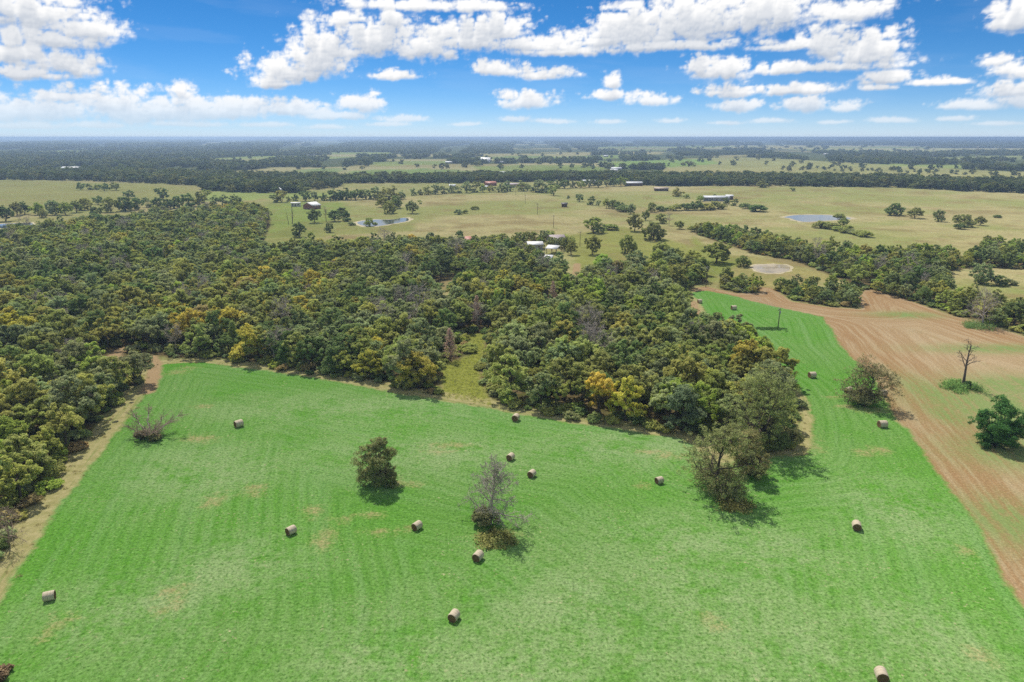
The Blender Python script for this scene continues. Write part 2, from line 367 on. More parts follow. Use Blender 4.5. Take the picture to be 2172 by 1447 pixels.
def gauss(P, lst):
    f = np.zeros(len(P))
    for px, py, a, b in lst:
        x, y = G(px, py); f = np.maximum(f, np.exp(-0.5 * (((P[:, 0] - x) / a) ** 2 + ((P[:, 1] - y) / b) ** 2)))
    return f
def far_cell(x, y):
    """patchwork of fields and woods of the distant plain: random number per block"""
    yy = np.maximum(y, 200.0)
    wx = (fbm(x / 900 + 3, y / 900, 3, 0.5, 61) - 0.5); row = np.log(yy) * 9.0 + wx * 1.6
    ri = np.floor(row).astype(int); wd = 60 + np.exp(ri / 9.0) * 0.16
    ci = np.floor(x / wd + ri * 0.37 + wx * 1.2).astype(int)
    h = np.sin(ri * 127.1 + ci * 311.7) * 43758.5453; h2 = np.sin(ri * 269.5 + ci * 183.3) * 43758.5453
    return h - np.floor(h), h2 - np.floor(h2)
def far_field(x, y):
    h, h2 = far_cell(x, y); lim = np.where(x > 0.12 * y, 0.40, 0.24)
    return h < lim, h2

def grow_lines(lo, hi, d, a, b, ratio):
    L = list(np.arange(lo, hi + d * 0.5, d)); s = d
    while L[-1] < b: s *= ratio; L.append(min(L[-1] + s, b))
    s = d; M = [lo]
    while M[-1] > a: s *= ratio; M.append(max(M[-1] - s, a))
    return np.array(M[1:][::-1] + L)
def build_ground():
    xs = grow_lines(-140, 215, 1.25, -30500, 30500, 1.055); ys = grow_lines(36, 330, 1.25, -30500, 30500, 1.05)
    nx, ny = len(xs), len(ys); X, Y = np.meshgrid(xs, ys); P = np.stack([X.ravel(), Y.ravel()], 1)
    sm = sdf(P, MEADOW); ss = sdf(P, STUBBLE); sf = sdf(P, FOREST); sl = sdf(P, LANE)
    st = sdf(P, THICKET)
    for q in ISLES: st = np.maximum(st, sdf(P, q))
    for px, py, a, b in CLEARINGS:
        x, y = G(px, py); sf = np.minimum(sf, (np.sqrt(((P[:, 0] - x) / a) ** 2 + ((P[:, 1] - y) / b) ** 2) - 1) * min(a, b))
    trk = np.full(len(P), 99.0)
    nr = (np.abs(P[:, 0]) < 700) & (P[:, 1] > 60) & (P[:, 1] < 900)
    for t in TRACKS: trk[nr] = np.minimum(trk[nr], linedist(P[nr], t))
    road = np.full(len(P), 99.0)
    for t in ROADS: road[nr] = np.minimum(road[nr], linedist(P[nr], t))
    # land colour away from the near fields
    n1 = fbm(P[:, 0] / 90, P[:, 1] / 60, 4, 0.55, 5); n2 = fbm(P[:, 0] / 26, P[:, 1] / 20, 4, 0.55, 15)
    tan = s2l((198,186,130)) / LIGHT; grn = s2l((172,174,106)) / LIGHT; brn = s2l((158,138,92)) / LIGHT
    k = smooth01(n1, 0.36, 0.62)[:, None]; land = tan * (1 - k) + grn * k
    k = smooth01(n2, 0.55, 0.75)[:, None] * 0.6; land = land * (1 - k) + brn * k
    isf, h2 = far_field(P[:, 0], P[:, 1])
    pal = np.array([s2l(c) / LIGHT for c in ((184,176,118),(160,176,98),(176,166,112),(146,164,90),(190,182,130))])
    fcol = pal[(h2 * 4.999).astype(int)]; wood = s2l((92,104,62)) / LIGHT
    far = P[:, 1] > 1150
    land = np.where((far & isf)[:, None], fcol, np.where(far[:, None], wood, land))
    land = np.where(((P[:, 1] < -200) | (np.abs(P[:, 0]) > 0.95 * np.abs(P[:, 1]) + 420))[:, None], tan * 0.5 + grn * 0.5, land)
    for poly, c in FIELDS:
        d = sdf(P, poly); k = smooth01(d, -3, 3)[:, None] * 0.85; land = land * (1 - k) + c * (0.8 + 0.4 * n2[:, None]) * k
    soil = gauss(P, SOIL); pale = gauss(P, PALE); sg = gauss(P, STUBGREEN)
    i = (np.arange(ny - 1)[:, None] * nx + np.arange(nx - 1)[None]).ravel()
    Fq = np.stack([i, i + 1, i + nx + 1, i + nx], 1)
    cen = lambda a: a[Fq].mean(1)
    cm, cs, cf, cl = cen(sm), cen(ss), cen(sf), cen(sl)
    kind = np.full(len(Fq), 0)
    cyy = cen(P[:, 1]); cxx = cen(P[:, 0])
    kind[(cyy > 150) & (cyy < 900) & (np.abs(cxx) < 900)] = 5
    kind[cs > 0] = 2; kind[cf > 0] = 4; kind[cl > 0] = 3
    kind[(cm <= 0) & (cm > -6) & (cs < 0)] = 6; kind[(cl > 0) & (cm < 0)] = 3; kind[cm > 0] = 1; kind[cen(road) < 2.2] = 7
    names = {0: ('ground', 'distant patchwork plain of fields and woods reaching the horizon', 'ground'), 1: ('hay_meadow', 'bright green mown hay meadow dotted with round bales', 'meadow'),
             2: ('stubble_field', 'tan raked stubble field right of the green meadow', 'field'), 3: ('grass_lane', 'olive grass lane running back between the two woods', 'grass'),
             4: ('forest_floor', 'leaf littered ground under the oak woods', 'ground'), 5: ('pasture', 'dry tan green pasture behind the woods', 'pasture'),
             6: ('field_verge', 'straw coloured mown verge and track round the green meadow', 'track'), 7: ('dirt_road', 'pale dirt road beyond the left wood', 'road')}
    V = np.column_stack([P, np.zeros(len(P))])
    mat = ground_mat()
    at = dict(sm=sm, ss=ss, sf=np.maximum(sf, st), sl=sl, trk=trk, road=road, soil=soil, pale=pale, sg=sg, land=land)
    for kk, (nm, lab, cat) in names.items():
        f = Fq[kind == kk]
        if not len(f): continue
        u, inv = np.unique(f, return_inverse=True)
        me = make_mesh(nm, V[u], [inv.reshape(f.shape)], [mat], attrs={a: b[u] for a, b in at.items()})
        tag(link(nm, me), lab, cat, kind='structure')

def ground_mat():
    m, g = new_mat('land')
    P = g.obj(); sm = g.attr('sm'); ss = g.attr('ss'); sf = g.attr('sf'); sl = g.attr('sl')
    sep = g.new('ShaderNodeSeparateXYZ'); g.put(sep.inputs[0], P); px, py = sep.outputs[0], sep.outputs[1]
    n_lo = g.noise(P, 0.018, 3, 0.5); n_md = g.noise(P, 0.11, 4, 0.6); n_hi = g.noise(P, 0.7, 4, 0.65); n_fi = g.noise(P, 2.6, 4, 0.7); n_ed = g.noise(P, 0.45, 5, 0.7)
    ed = g.math('SUBTRACT', n_ed, 0.5)
    # pasture and far land
    c = g.scale(g.attr('land', out='Color'), g.math('MULTIPLY_ADD', n_md, 0.5, 0.75))
    c = g.scale(c, g.math('MULTIPLY_ADD', n_hi, 1.0, 0.52))
    c = g.mix(g.math('MULTIPLY', g.step(g.noise(P, 0.3, 5, 0.7), 0.52, 0.70), 0.5), c, alb(130,126,72))
    c = g.mix(g.math('MULTIPLY', g.step(g.noise(P, 0.045, 5, 0.7), 0.50, 0.66), 0.5), c, alb(172,148,106)); c = g.mix(g.math('MULTIPLY', g.step(g.noise(g.scale(P, 1.3), 0.06, 5, 0.7), 0.54, 0.70), 0.45), c, alb(138,152,78))
    # woodland floor
    ff = g.mix(g.step(n_hi, 0.35, 0.65), alb(98,88,58), alb(140,124,84)); ff = g.mix(g.step(n_md, 0.5, 0.7), ff, alb(112,116,60))
    c = g.mix(g.step(g.math('MULTIPLY_ADD', ed, 6.0, sf), -1.5, 1.5), c, ff)
    # stubble, raked along its edge
    warp = g.math('MULTIPLY', g.math('SUBTRACT', n_lo, 0.5), 7.0)
    acr = g.math('ADD', g.math('ADD', ss, warp), g.math('MULTIPLY', ed, 0.8))
    st1 = g.noise(g.comb(g.math('MULTIPLY', acr, 0.75), g.math('MULTIPLY', py, 0.035)), 1.0, 4, 0.65)
    st2 = g.noise(g.comb(g.math('MULTIPLY', acr, 2.4), g.math('MULTIPLY', py, 0.12)), 1.0, 4, 0.7)
    sc = g.mix(g.step(st1, 0.34, 0.66), alb(192,164,122), alb(208,184,144)); sc = g.mix(g.step(st2, 0.50, 0.72, 0, 0.45), sc, alb(166,138,98)); sc = g.mix(g.math('MULTIPLY', g.step(ss, 8, 26, 1, 0.1), g.step(st1, 0.62, 0.4, 0.25, 0.85)), sc, alb(180,142,98))
    sc = g.mix(g.step(g.noise(P, 1.5, 5, 0.75), 0.55, 0.7, 0, 0.55), sc, alb(150,128,84))
    sc = g.mix(g.step(n_fi, 0.5, 0.75, 0, 0.5), sc, alb(216,192,152))
    gn = g.math('ADD', g.math('MULTIPLY', g.step(n_md, 0.48, 0.68), g.step(ss, 16, 40, 0, 0.35)), g.math('MULTIPLY', g.attr('sg'), g.step(g.math('MULTIPLY_ADD', n_hi, 0.5, g.math('MULTIPLY', st1, 0.6)), 0.40, 0.64, 0.35, 1.2)), clamp=True)
    sc = g.mix(g.math('MULTIPLY', gn, 0.8), sc, g.mix(n_hi, alb(118,164,80), alb(150,172,100)))
    sc = g.scale(sc, g.math('MULTIPLY_ADD', n_fi, 1.1, 0.45))
    c = g.mix(g.step(g.math('MULTIPLY_ADD', ed, 3.0, ss), -0.8, 0.8), c, sc)
    # olive grass lane
    lc = g.mix(g.step(n_hi, 0.3, 0.7), alb(142,150,58), alb(178,180,88)); c = g.mix(g.step(g.math('MULTIPLY_ADD', ed, 3.0, sl), -1.0, 1.0), c, lc)
    # straw verge round the meadow, two wheel lines in it
    vb = g.math('ADD', sm, g.math('MULTIPLY', g.math('SUBTRACT', n_md, 0.5), 3.0))
    vc = g.mix(g.step(n_hi, 0.3, 0.7), alb(176,170,108), alb(206,194,138)); vc = g.mix(g.step(g.noise(g.comb(g.math('MULTIPLY', sm, 1.1), g.math('MULTIPLY', py, 0.05)), 1.0, 3), 0.52, 0.64, 0, 0.6), vc, alb(146,160,86))
    c = g.mix(g.math('MULTIPLY', g.step(vb, -5.6, -4.0), g.step(ss, -2, 1, 1, 0)), c, vc)
    # the mown meadow
    sw = g.noise(g.comb(g.math('ADD', g.math('MULTIPLY', sm, 0.42), g.math('MULTIPLY', n_md, 0.5)), g.math('MULTIPLY', px, 0.02), g.math('MULTIPLY', py, 0.02)), 1.0, 3, 0.6)
    sw2 = g.noise(g.comb(g.math('MULTIPLY', sm, 1.5), g.math('MULTIPLY', px, 0.09), g.math('MULTIPLY', py, 0.09)), 1.0, 4, 0.65)
    mc = g.mix(g.step(n_lo, 0.35, 0.65), alb(110,170,60), alb(121,166,78)); mc = g.mix(g.step(g.noise(P, 0.05, 4, 0.6), 0.45, 0.7), mc, alb(102,164,52))
    mc = g.mix(g.step(sw, 0.46, 0.70, 0, 0.34), mc, alb(149,184,120)); mc = g.mix(g.step(sw2, 0.52, 0.74, 0, 0.42), mc, alb(83,139,52))
    ph = g.math('SINE', g.math('ADD', g.math('MULTIPLY', sm, 2.9), g.math('MULTIPLY', g.noise(P, 0.03, 2, 0.5), 7.0))); line = g.math('MULTIPLY', g.math('MULTIPLY_ADD', ph, 0.5, 0.5), g.math('MULTIPLY', g.step(g.noise(P, 0.035, 3, 0.5), 0.36, 0.62), g.step(sw2, 0.3, 0.6)))
    mc = g.mix(g.math('MULTIPLY', line, 0.34), mc, alb(156,188,117)); mc = g.mix(g.math('MULTIPLY', g.step(ph, -0.6, -1.0), 0.25), mc, alb(81,135,46))
    pl = g.math('MULTIPLY', g.attr('pale'), g.step(g.math('ADD', g.math('MULTIPLY', n_hi, 0.5), g.math('MULTIPLY', n_md, 0.5)), 0.36, 0.6))
    mc = g.mix(g.math('MULTIPLY', pl, 0.8), mc, alb(170,190,131))
    mc = g.mix(g.step(g.noise(P, 1.3, 5, 0.75), 0.54, 0.74, 0, 0.5), mc, alb(164,192,122))
    mc = g.mix(g.step(g.noise(P, 2.1, 4, 0.75), 0.48, 0.66, 0, 0.8), mc, alb(75,125,42))
    flk = g.math('MULTIPLY', g.step(g.noise(P, 0.16, 4, 0.6), 0.46, 0.64), g.step(g.noise(P, 1.6, 4, 0.7), 0.57, 0.68)); mc = g.mix(g.math('MULTIPLY', flk, 0.75), mc, alb(208,198,154))
    so = g.math('ADD', g.attr('soil'), g.math('ADD', g.math('MULTIPLY', g.math('SUBTRACT', g.noise(P, 0.55, 6, 0.75), 0.5), 2.2), g.math('MULTIPLY', g.math('SUBTRACT', n_fi, 0.5), 1.4)))
    mc = g.mix(g.step(so, 0.45, 1.35, 0, 0.62), mc, g.mix(n_hi, alb(193,166,117), alb(212,178,140)))
    mc = g.scale(mc, g.math('MULTIPLY_ADD', n_fi, 1.9, 0.14))
    c = g.mix(g.step(g.math('ADD', g.math('ADD', g.math('MULTIPLY', ed, 3.0), g.math('MULTIPLY', g.math('SUBTRACT', n_md, 0.5), 3.0)), sm), -0.6, 0.7), c, mc)
    # tracks of bare soil and the far dirt road
    tr = g.math('ADD', g.attr('trk'), g.math('MULTIPLY', ed, 2.5)); c = g.mix(g.step(tr, 1.0, 2.2, 1, 0), c, g.mix(n_hi, alb(188,158,114), alb(204,176,134)))
    c = g.mix(g.step(g.attr('road'), 1.6, 3.2, 1, 0), c, alb(206,194,158))
    d = g.new('ShaderNodeBsdfDiffuse'); d.inputs['Roughness'].default_value = 0.6; g.put(d.inputs[0], c)
    bp = g.new('ShaderNodeBump'); bp.inputs['Strength'].default_value = 0.55; bp.inputs['Distance'].default_value = 0.25
    g.put(bp.inputs['Height'], g.math('ADD', g.math('MULTIPLY', n_fi, 0.6), g.math('MULTIPLY', n_hi, 0.5))); g.put(d.inputs['Normal'], bp.outputs[0])
    o = g.new('ShaderNodeOutputMaterial'); g.put(o.inputs[0], d.outputs[0]); return m
build_ground()

def smooth_loop(P, sub=4):
    n = len(P); out = []
    for i in range(n):
        p0, p1, p2, p3 = P[i - 1], P[i], P[(i + 1) % n], P[(i + 2) % n]
        for k in range(sub):
            t = k / sub; out.append(0.5 * ((2 * p1) + (-p0 + p2) * t + (2 * p0 - 5 * p1 + 4 * p2 - p3) * t * t + (-p0 + 3 * p1 - 3 * p2 + p3) * t ** 3))
    return np.array(out)
def build_ponds():
    m, g = new_mat('water'); p = g.new('ShaderNodeBsdfPrincipled'); o = g.new('ShaderNodeOutputMaterial')
    p.inputs['Base Color'].default_value = (0.06, 0.075, 0.07, 1); p.inputs['Roughness'].default_value = 0.06; p.inputs['IOR'].default_value = 1.33
    b = g.new('ShaderNodeBump'); b.inputs['Strength'].default_value = 0.25; b.inputs['Distance'].default_value = 0.06; g.put(b.inputs['Height'], g.noise(g.obj(), 0.9, 3)); g.put(p.inputs['Normal'], b.outputs[0]); g.put(o.inputs[0], p.outputs[0])
    mm, g = new_mat('muddy_water'); p = g.new('ShaderNodeBsdfPrincipled'); o = g.new('ShaderNodeOutputMaterial')
    n = g.noise(g.obj(), 0.12, 3); g.put(p.inputs['Base Color'], g.mix(n, alb(176,160,130), alb(196,182,154))); g.put(p.inputs['Roughness'], g.step(n, 0.35, 0.6, 0.08, 0.5)); g.put(o.inputs[0], p.outputs[0])
    bank = simple_mat('pond_bank', alb(204,190,150), 0.9, 0.3, 0.5)
    labs = ['narrow silver pond in the pasture behind the middle wood', 'pale blue pond in the right hand pasture', 'shallow muddy pond beside the right thicket', 'small pond behind the left wood at the photo edge']
    for (o_, kind), lab in zip(POND_SPECS, labs):
        q = smooth_loop(GP(o_)); c = q.mean(0); n = len(q)
        for nm, f, z, mt in (('pond_bank', 1.16, 0.03, bank), ('pond', 1.0, 0.06, mm if kind == 'muddy' else m)):
            j = 1 + (0.05 * np.sin(np.arange(n) * 1.7 + 1) + 0.03 * np.sin(np.arange(n) * 4.1) if f > 1 else 0)
            V = np.column_stack([c + (q - c) * (f * j if f > 1 else f)[:, None] if f > 1 else q, np.full(n, z)])
            V = np.vstack([V, [c[0], c[1], z]]); T = [(i, (i + 1) % n, n) for i in range(n)]
            me = make_mesh(nm, V, [T], [mt])
            tag(link(nm, me), lab if nm == 'pond' else 'bare pale bank round the ' + lab, 'pond' if nm == 'pond' else 'bank', kind='structure')
build_ponds()

# ------------------------------------------------------------------ plant materials
def leaf_mat():
    m, g = new_mat('leaves')
    t = g.attr('tint', 'INSTANCER', 'Vector'); v = g.attr('var')
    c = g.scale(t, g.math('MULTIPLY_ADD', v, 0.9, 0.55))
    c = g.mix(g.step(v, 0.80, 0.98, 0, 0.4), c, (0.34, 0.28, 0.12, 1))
    d = g.new('ShaderNodeBsdfDiffuse'); g.put(d.inputs[0], c)
    tr = g.new('ShaderNodeBsdfTranslucent'); g.put(tr.inputs[0], g.scale(c, 1.15))
    a = g.new('ShaderNodeMixShader'); a.inputs[0].default_value = 0.42; g.put(a.inputs[1], d.outputs[0]); g.put(a.inputs[2], tr.outputs[0])
    b = a
    o = g.new('ShaderNodeOutputMaterial'); g.put(o.inputs[0], b.outputs[0]); return m
LEAF = leaf_mat()
BARK = simple_mat('bark', (0.11, 0.085, 0.065), 0.95, 0.45, 2.5)
DEADWOOD = simple_mat('dead_wood', (0.46, 0.40, 0.33), 0.95, 0.4, 1.6)
DARKDEAD = simple_mat('weathered_dead_wood', (0.15, 0.115, 0.10), 0.95, 0.4, 1.6)
BROWNTWIG = simple_mat('brown_twigs', (0.34, 0.25, 0.18), 0.95, 0.35, 1.2)

# ------------------------------------------------------------------ plant shapes
def unit(v): return v / (np.linalg.norm(v, axis=-1, keepdims=True) + 1e-9)
def leaves(C, N, size, r, aspect=0.62):
    """one rhombic leaf face per centre"""
    n = len(C); a = unit(np.cross(N, r.normal(size=(n, 3)))); b = np.cross(N, a)
    s = size * r.uniform(0.65, 1.35, n)[:, None]
    fold = N * s * 0.18
    V = np.stack([C - a * s, C - b * s * aspect + fold, C + a * s, C + b * s * aspect + fold], 1).reshape(-1, 3)
    return V, np.arange(4 * n).reshape(n, 4)
def clumps_to_leaves(cl, per, size, r, flat=0.75, lobe_c=None, up=0.45):
    """cl rows: x y z radius"""
    n = len(cl); k = np.repeat(np.arange(n), per); c = cl[k]
    d = unit(r.normal(size=(len(k), 3))); rad = r.random(len(k)) ** 0.42
    off = d * rad[:, None] * c[:, 3:4]; off[:, 2] *= flat
    P = c[:, :3] + off
    out = unit(P - (lobe_c[k] if lobe_c is not None else c[:, :3]))
    N = unit(out * 0.55 + r.normal(size=P.shape) * 0.55 + np.array((0, 0, up)))
    V, F = leaves(P, N, size, r)
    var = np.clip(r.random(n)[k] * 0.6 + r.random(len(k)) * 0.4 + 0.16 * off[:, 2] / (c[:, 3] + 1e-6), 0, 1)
    return V, F, np.repeat(var, 4)
def oak(seed, h=10.0, rad=4.2, lobes=9, per_lobe=9, per=70, size=0.26, low=0.25, droop=0.0, gap=0.0, trunk_r=0.26, shell=0.62, cl_r=0.36):
    r = np.random.default_rng(seed)
    L = []
    for i in range(lobes):
        if i < max(1, lobes // 5): th, ro, z = r.uniform(0, 6.28), rad * r.uniform(0, .28), h * r.uniform(.76, .84)
        else:
            th = i * 2.4 + r.uniform(-.5, .5); z = h * r.uniform(low + .14, .74); ro = rad * r.uniform(.42, .72) * (1.05 - .35 * abs(z / h - .5))
        L.append((math.cos(th) * ro, math.sin(th) * ro, z, rad * r.uniform(.33, .5)))
    L = np.array(L); b = B()
    lean = r.normal(0, .25, 2); th_ = h * (low + .08)
    tp = np.array([(0, 0, -.3), (lean[0] * .2, lean[1] * .2, th_ * .35), (lean[0] * .6, lean[1] * .6, th_ * .7), (lean[0], lean[1], th_), (lean[0] * 1.5, lean[1] * 1.5, h * .62)])
    b.tube(tp, [trunk_r * 1.35, trunk_r, trunk_r * .85, trunk_r * .7, trunk_r * .25], 7)
    cl = []; lc = []
    for l in L:
        st = tp[3] + (tp[4] - tp[3]) * r.uniform(-.25, .55); en = l[:3]; mid = (st + en) / 2 + np.array((0, 0, -.06 * h * r.random())) + r.normal(0, .25, 3)
        b.tube([st, mid, en], [trunk_r * .5, trunk_r * .32, trunk_r * .12], 5, False)
        for j in range(per_lobe):
            d = unit(r.normal(size=3) + np.array((l[0] / rad * .5, l[1] / rad * .5, .25)))
            if r.random() < gap: continue
            p = en + d * l[3] * np.array((1, 1, .8)) * r.uniform(shell, 1.05); p[2] -= droop * r.random()
            cl.append((*p, l[3] * cl_r * r.uniform(.75, 1.3))); lc.append(en)
            if j % 2 == 0: b.tube([en, (en + p) / 2 + r.normal(0, .12, 3), p], [trunk_r * .14, trunk_r * .1, trunk_r * .04], 3, False)
    V, F, var = clumps_to_leaves(np.array(cl), per, size, r, lobe_c=np.array(lc))
    return b.arrays(), (V, F, var)
def bush(seed, rad=1.6, h=1.8, n=22, per=60, size=0.2):
    r = np.random.default_rng(seed); b = B(); cl = []
    for i in range(n):
        th = r.uniform(0, 6.28); ro = rad * math.sqrt(r.random()) * .85; z = h * (.2 + .62 * (1 - (ro / rad) ** 2) * r.uniform(.55, 1.1))
        p = np.array((math.cos(th) * ro, math.sin(th) * ro, z)); cl.append((*p, rad * .3 * r.uniform(.7, 1.3)))
        if i % 3 == 0: b.tube([(p[0] * .15, p[1] * .15, -.1), p * np.array((.6, .6, .55)), p], [.05, .035, .015], 4, False)
    V, F, var = clumps_to_leaves(np.array(cl), per, size, r, lobe_c=np.tile((0, 0, h * .3), (n, 1)))
    V[:, 2] = np.maximum(V[:, 2], 0.03)
    return b.arrays(), (V, F, var)
def cedar(seed, h=8.0, rad=2.3, n=52, per=70, size=0.18):
    r = np.random.default_rng(seed); b = B(); cl = []
    b.tube([(0, 0, -.2), (0.05, 0, h * .5), (0, .05, h * .96)], [.2, .12, .03], 6)
    for i in range(n):
        t = (i + r.random()) / n; z = h * (.07 + .9 * t); ro = rad * (1 - t) ** .8 * r.uniform(.55, 1.0); th = i * 2.4 + r.uniform(-.4, .4)
        p = np.array((math.cos(th) * ro, math.sin(th) * ro, z)); cl.append((*p, .3 + rad * .26 * (1 - t * .7)))
        b.tube([(0, 0, z - .2), p], [.04, .015], 3, False)
    V, F, var = clumps_to_leaves(np.array(cl), per, size, r, lobe_c=np.column_stack([np.zeros((n, 2)), np.array(cl)[:, 2]]), up=.3)
    return b.arrays(), (V, F, var)
def tubes(chains, n):
    """many chains with the same number of points at once: (m,k,3) points, (m,k) radii"""
    P = np.array([c[0] for c in chains]); Rr = np.array([c[1] for c in chains]); m, k = Rr.shape
    d = unit(np.gradient(P, axis=1)); ref = np.where(np.abs(d[..., 2:3]) > .9, np.array([1., 0, 0]), np.array([0, 0, 1.])); a = unit(np.cross(d, ref)); b = np.cross(d, a)
    th = np.arange(n) * 2 * math.pi / n
    V = (P[:, :, None] + Rr[:, :, None, None] * (np.cos(th)[:, None] * a[:, :, None] + np.sin(th)[:, None] * b[:, :, None])).reshape(-1, 3)
    i = (np.arange(m)[:, None, None] * k + np.arange(k - 1)[None, :, None]) * n; j = np.arange(n)[None, None]; j2 = (j + 1) % n
    return V, np.stack([i + j, i + j2, i + n + j2, i + n + j], -1).reshape(-1, 4)
def bare(seed, h=9.5, n=(9, 7, 6, 5), spread=1.0, trunk_r=.26, leader=1.0, twig=.014, lowest=.25, droop=0.0, ratio=.52):
    """leafless branching: trunk, limbs, branches, twigs"""
    r = np.random.default_rng(seed); R_ = random.Random(seed); tips = []; levels = [[] for _ in range(6)]; gs = R_.gauss; un = R_.uniform; sq = math.sqrt
    KS = (7, 5, 4, 3, 2); WG = (.07, .17, .24, .3, .3)
    def grow(p, d, L, rad, lev):
        k = KS[lev]; pts = [p]; dr = [d]; wg = WG[lev]; up = (.1, .05 - droop, .04 - droop, .02, .0)[lev]
        for i in range(k):
            x, y, z = d[0] + gs(0, wg), d[1] + gs(0, wg), d[2] + gs(0, wg) + up; q = 1 / sq(x * x + y * y + z * z); d = (x * q, y * q, z * q)
            p = (p[0] + d[0] * L / k, p[1] + d[1] * L / k, p[2] + d[2] * L / k); pts.append(p); dr.append(d)
        end = max(rad * (.22 if lev == 0 else .3), twig * .6); levels[lev].append((pts, [rad + (end - rad) * i / k for i in range(k + 1)]))
        if lev >= len(n): tips.append(p); return
        m = max(1, int(n[lev] * un(.75, 1.25))); t0 = lowest if lev == 0 else .25
        for j in range(m):
            t = t0 + (1 - t0) * (j + R_.random() * .8) / m; f = t * k; i = min(int(f), k - 1); f -= i; q = tuple(pts[i][c] + (pts[i + 1][c] - pts[i][c]) * f for c in range(3)); dd = dr[i]
            th = j * 2.4 + un(-.6, .6); rx, ry, rz = (.3, .2, 1) if abs(dd[2]) < .9 else (1, 0, 0)
            a = (dd[1] * rz - dd[2] * ry, dd[2] * rx - dd[0] * rz, dd[0] * ry - dd[1] * rx); l = 1 / (sq(a[0] ** 2 + a[1] ** 2 + a[2] ** 2) + 1e-9); a = (a[0] * l, a[1] * l, a[2] * l)
            c_ = (dd[1] * a[2] - dd[2] * a[1], dd[2] * a[0] - dd[0] * a[2], dd[0] * a[1] - dd[1] * a[0])
            tilt = un(.75, 1.15) * spread * (1.05 - .35 * t if lev == 0 else .85); ct, s1, s2 = math.cos(tilt), math.sin(tilt) * math.cos(th), math.sin(tilt) * math.sin(th)
            nd = tuple(dd[e] * ct + a[e] * s1 + c_[e] * s2 for e in range(3))
            grow(q, nd, L * ratio * un(.7, 1.2) * (1.15 - .6 * t if lev == 0 else 1.05 - .3 * t), max(rad * (1 - .7 * t) * .55, twig), lev + 1)
    grow((0, 0, -.2), tuple(unit(np.array((gs(0, .04), gs(0, .04), 1.0)))), h * leader, trunk_r, 0)
    b = B()
    for lev, ch in enumerate(levels):
        if ch: b.add(*tubes(ch, (8, 6, 4, 3, 3)[lev]))
    return b, np.array(tips)

def wood_mesh(name, arr, mat): return make_mesh(name, arr[0], [arr[1], arr[2]], [mat], smooth=True)
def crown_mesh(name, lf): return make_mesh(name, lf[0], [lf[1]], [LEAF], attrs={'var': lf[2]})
def whole_mesh(name, arr, lf, mat):
    """trunk and crown in one mesh, for the far mass of trees"""
    V = np.vstack([arr[0], lf[0]]); F = [arr[1], arr[2], lf[1] + len(arr[0])]; mi = np.concatenate([np.zeros(len(arr[1]) + len(arr[2]), int), np.ones(len(lf[1]), int)])
    return make_mesh(name, V, F, [mat, LEAF], mi, {'var': np.concatenate([np.zeros(len(arr[0])), lf[2]])})
PROTO = {}
def proto(key, arr, lf, mat=BARK): PROTO[key] = (wood_mesh(key + '_trunk', arr, mat), crown_mesh(key + '_crown', lf), (arr, lf, mat))
for i in range(9):   # woodland oaks
    proto('oak%d' % i, *oak(100 + i, h=(10, 9.4, 10.8, 9, 10.4, 9.8, 11, 9.2, 10)[i], rad=(4.2, 4.6, 3.9, 4.4, 4.0, 4.8, 4.2, 3.7, 4.5)[i], lobes=(9, 10, 8, 10, 9, 11, 9, 8, 10)[i], per_lobe=13, per=74, size=0.2, cl_r=.31, low=(.2, .25, .3, .2, .15, .25, .3, .2, .1)[i], gap=(.05, .15, .2, .1, .1, .2, .15, .05, .25)[i]))
for i in range(3): proto('open%d' % i, *oak(130 + i, h=(11, 9.5, 10)[i], rad=(5.0, 4.6, 4.4)[i], lobes=13, per_lobe=10, per=34, size=0.22, low=.22, gap=.3, trunk_r=.34, cl_r=.30))
for i in range(3): proto('bush%d' % i, *bush(150 + i))
for i in range(2): proto('cedar%d' % i, *cedar(160 + i, h=(8, 7)[i], rad=(2.3, 2.7)[i]))
for i in range(5): proto('far%d' % i, *oak(170 + i, h=(9, 10, 8.5, 9.5, 8)[i], rad=(4.3, 4.4, 4.6, 4.0, 4.6)[i], lobes=9, per_lobe=7, per=18, size=0.5, low=-.06, gap=.0))
for i in range(4): proto('past%d' % i, *oak(190 + i, h=(9, 9.6, 8.6, 9.2)[i], rad=(4.4, 4.1, 4.6, 4.3)[i], lobes=13, per_lobe=11, per=56, size=0.24, low=(.0, .08, -.05, .1)[i], gap=.05, cl_r=.33))

# ------------------------------------------------------------------ colours of the crowns
KT = 2.3          # leaf colours of the single trees are given as seen and scaled to reflectance
TINTS = {'olive': (0.350, 0.385, 0.115), 'dark green': (0.205, 0.275, 0.090), 'grey green': (0.325, 0.375, 0.165), 'golden': (0.540, 0.480, 0.095),
         'lime green': (0.365, 0.450, 0.090), 'rust brown': (0.430, 0.340, 0.150), 'yellow olive': (0.425, 0.425, 0.115)}
def pick_tint(k, r):
    u = r.random()
    if k > .60: names, p = ['golden', 'yellow olive', 'olive', 'lime green', 'rust brown', 'grey green'], [.09, .27, .35, .09, .02, .18]
    elif k > .48: names, p = ['yellow olive', 'olive', 'dark green', 'grey green', 'golden', 'lime green'], [.16, .38, .16, .23, .03, .04]
    else: names, p = ['olive', 'grey green', 'dark green', 'yellow olive', 'lime green'], [.42, .30, .20, .05, .03]
    return names[int(np.searchsorted(np.cumsum(p), u * .9999))]
def vary(t, r, a=.06): return tuple(float(v * r.uniform(1 - a, 1 + a)) for v in np.array(TINTS[t]) * r.uniform(.85, 1.18))

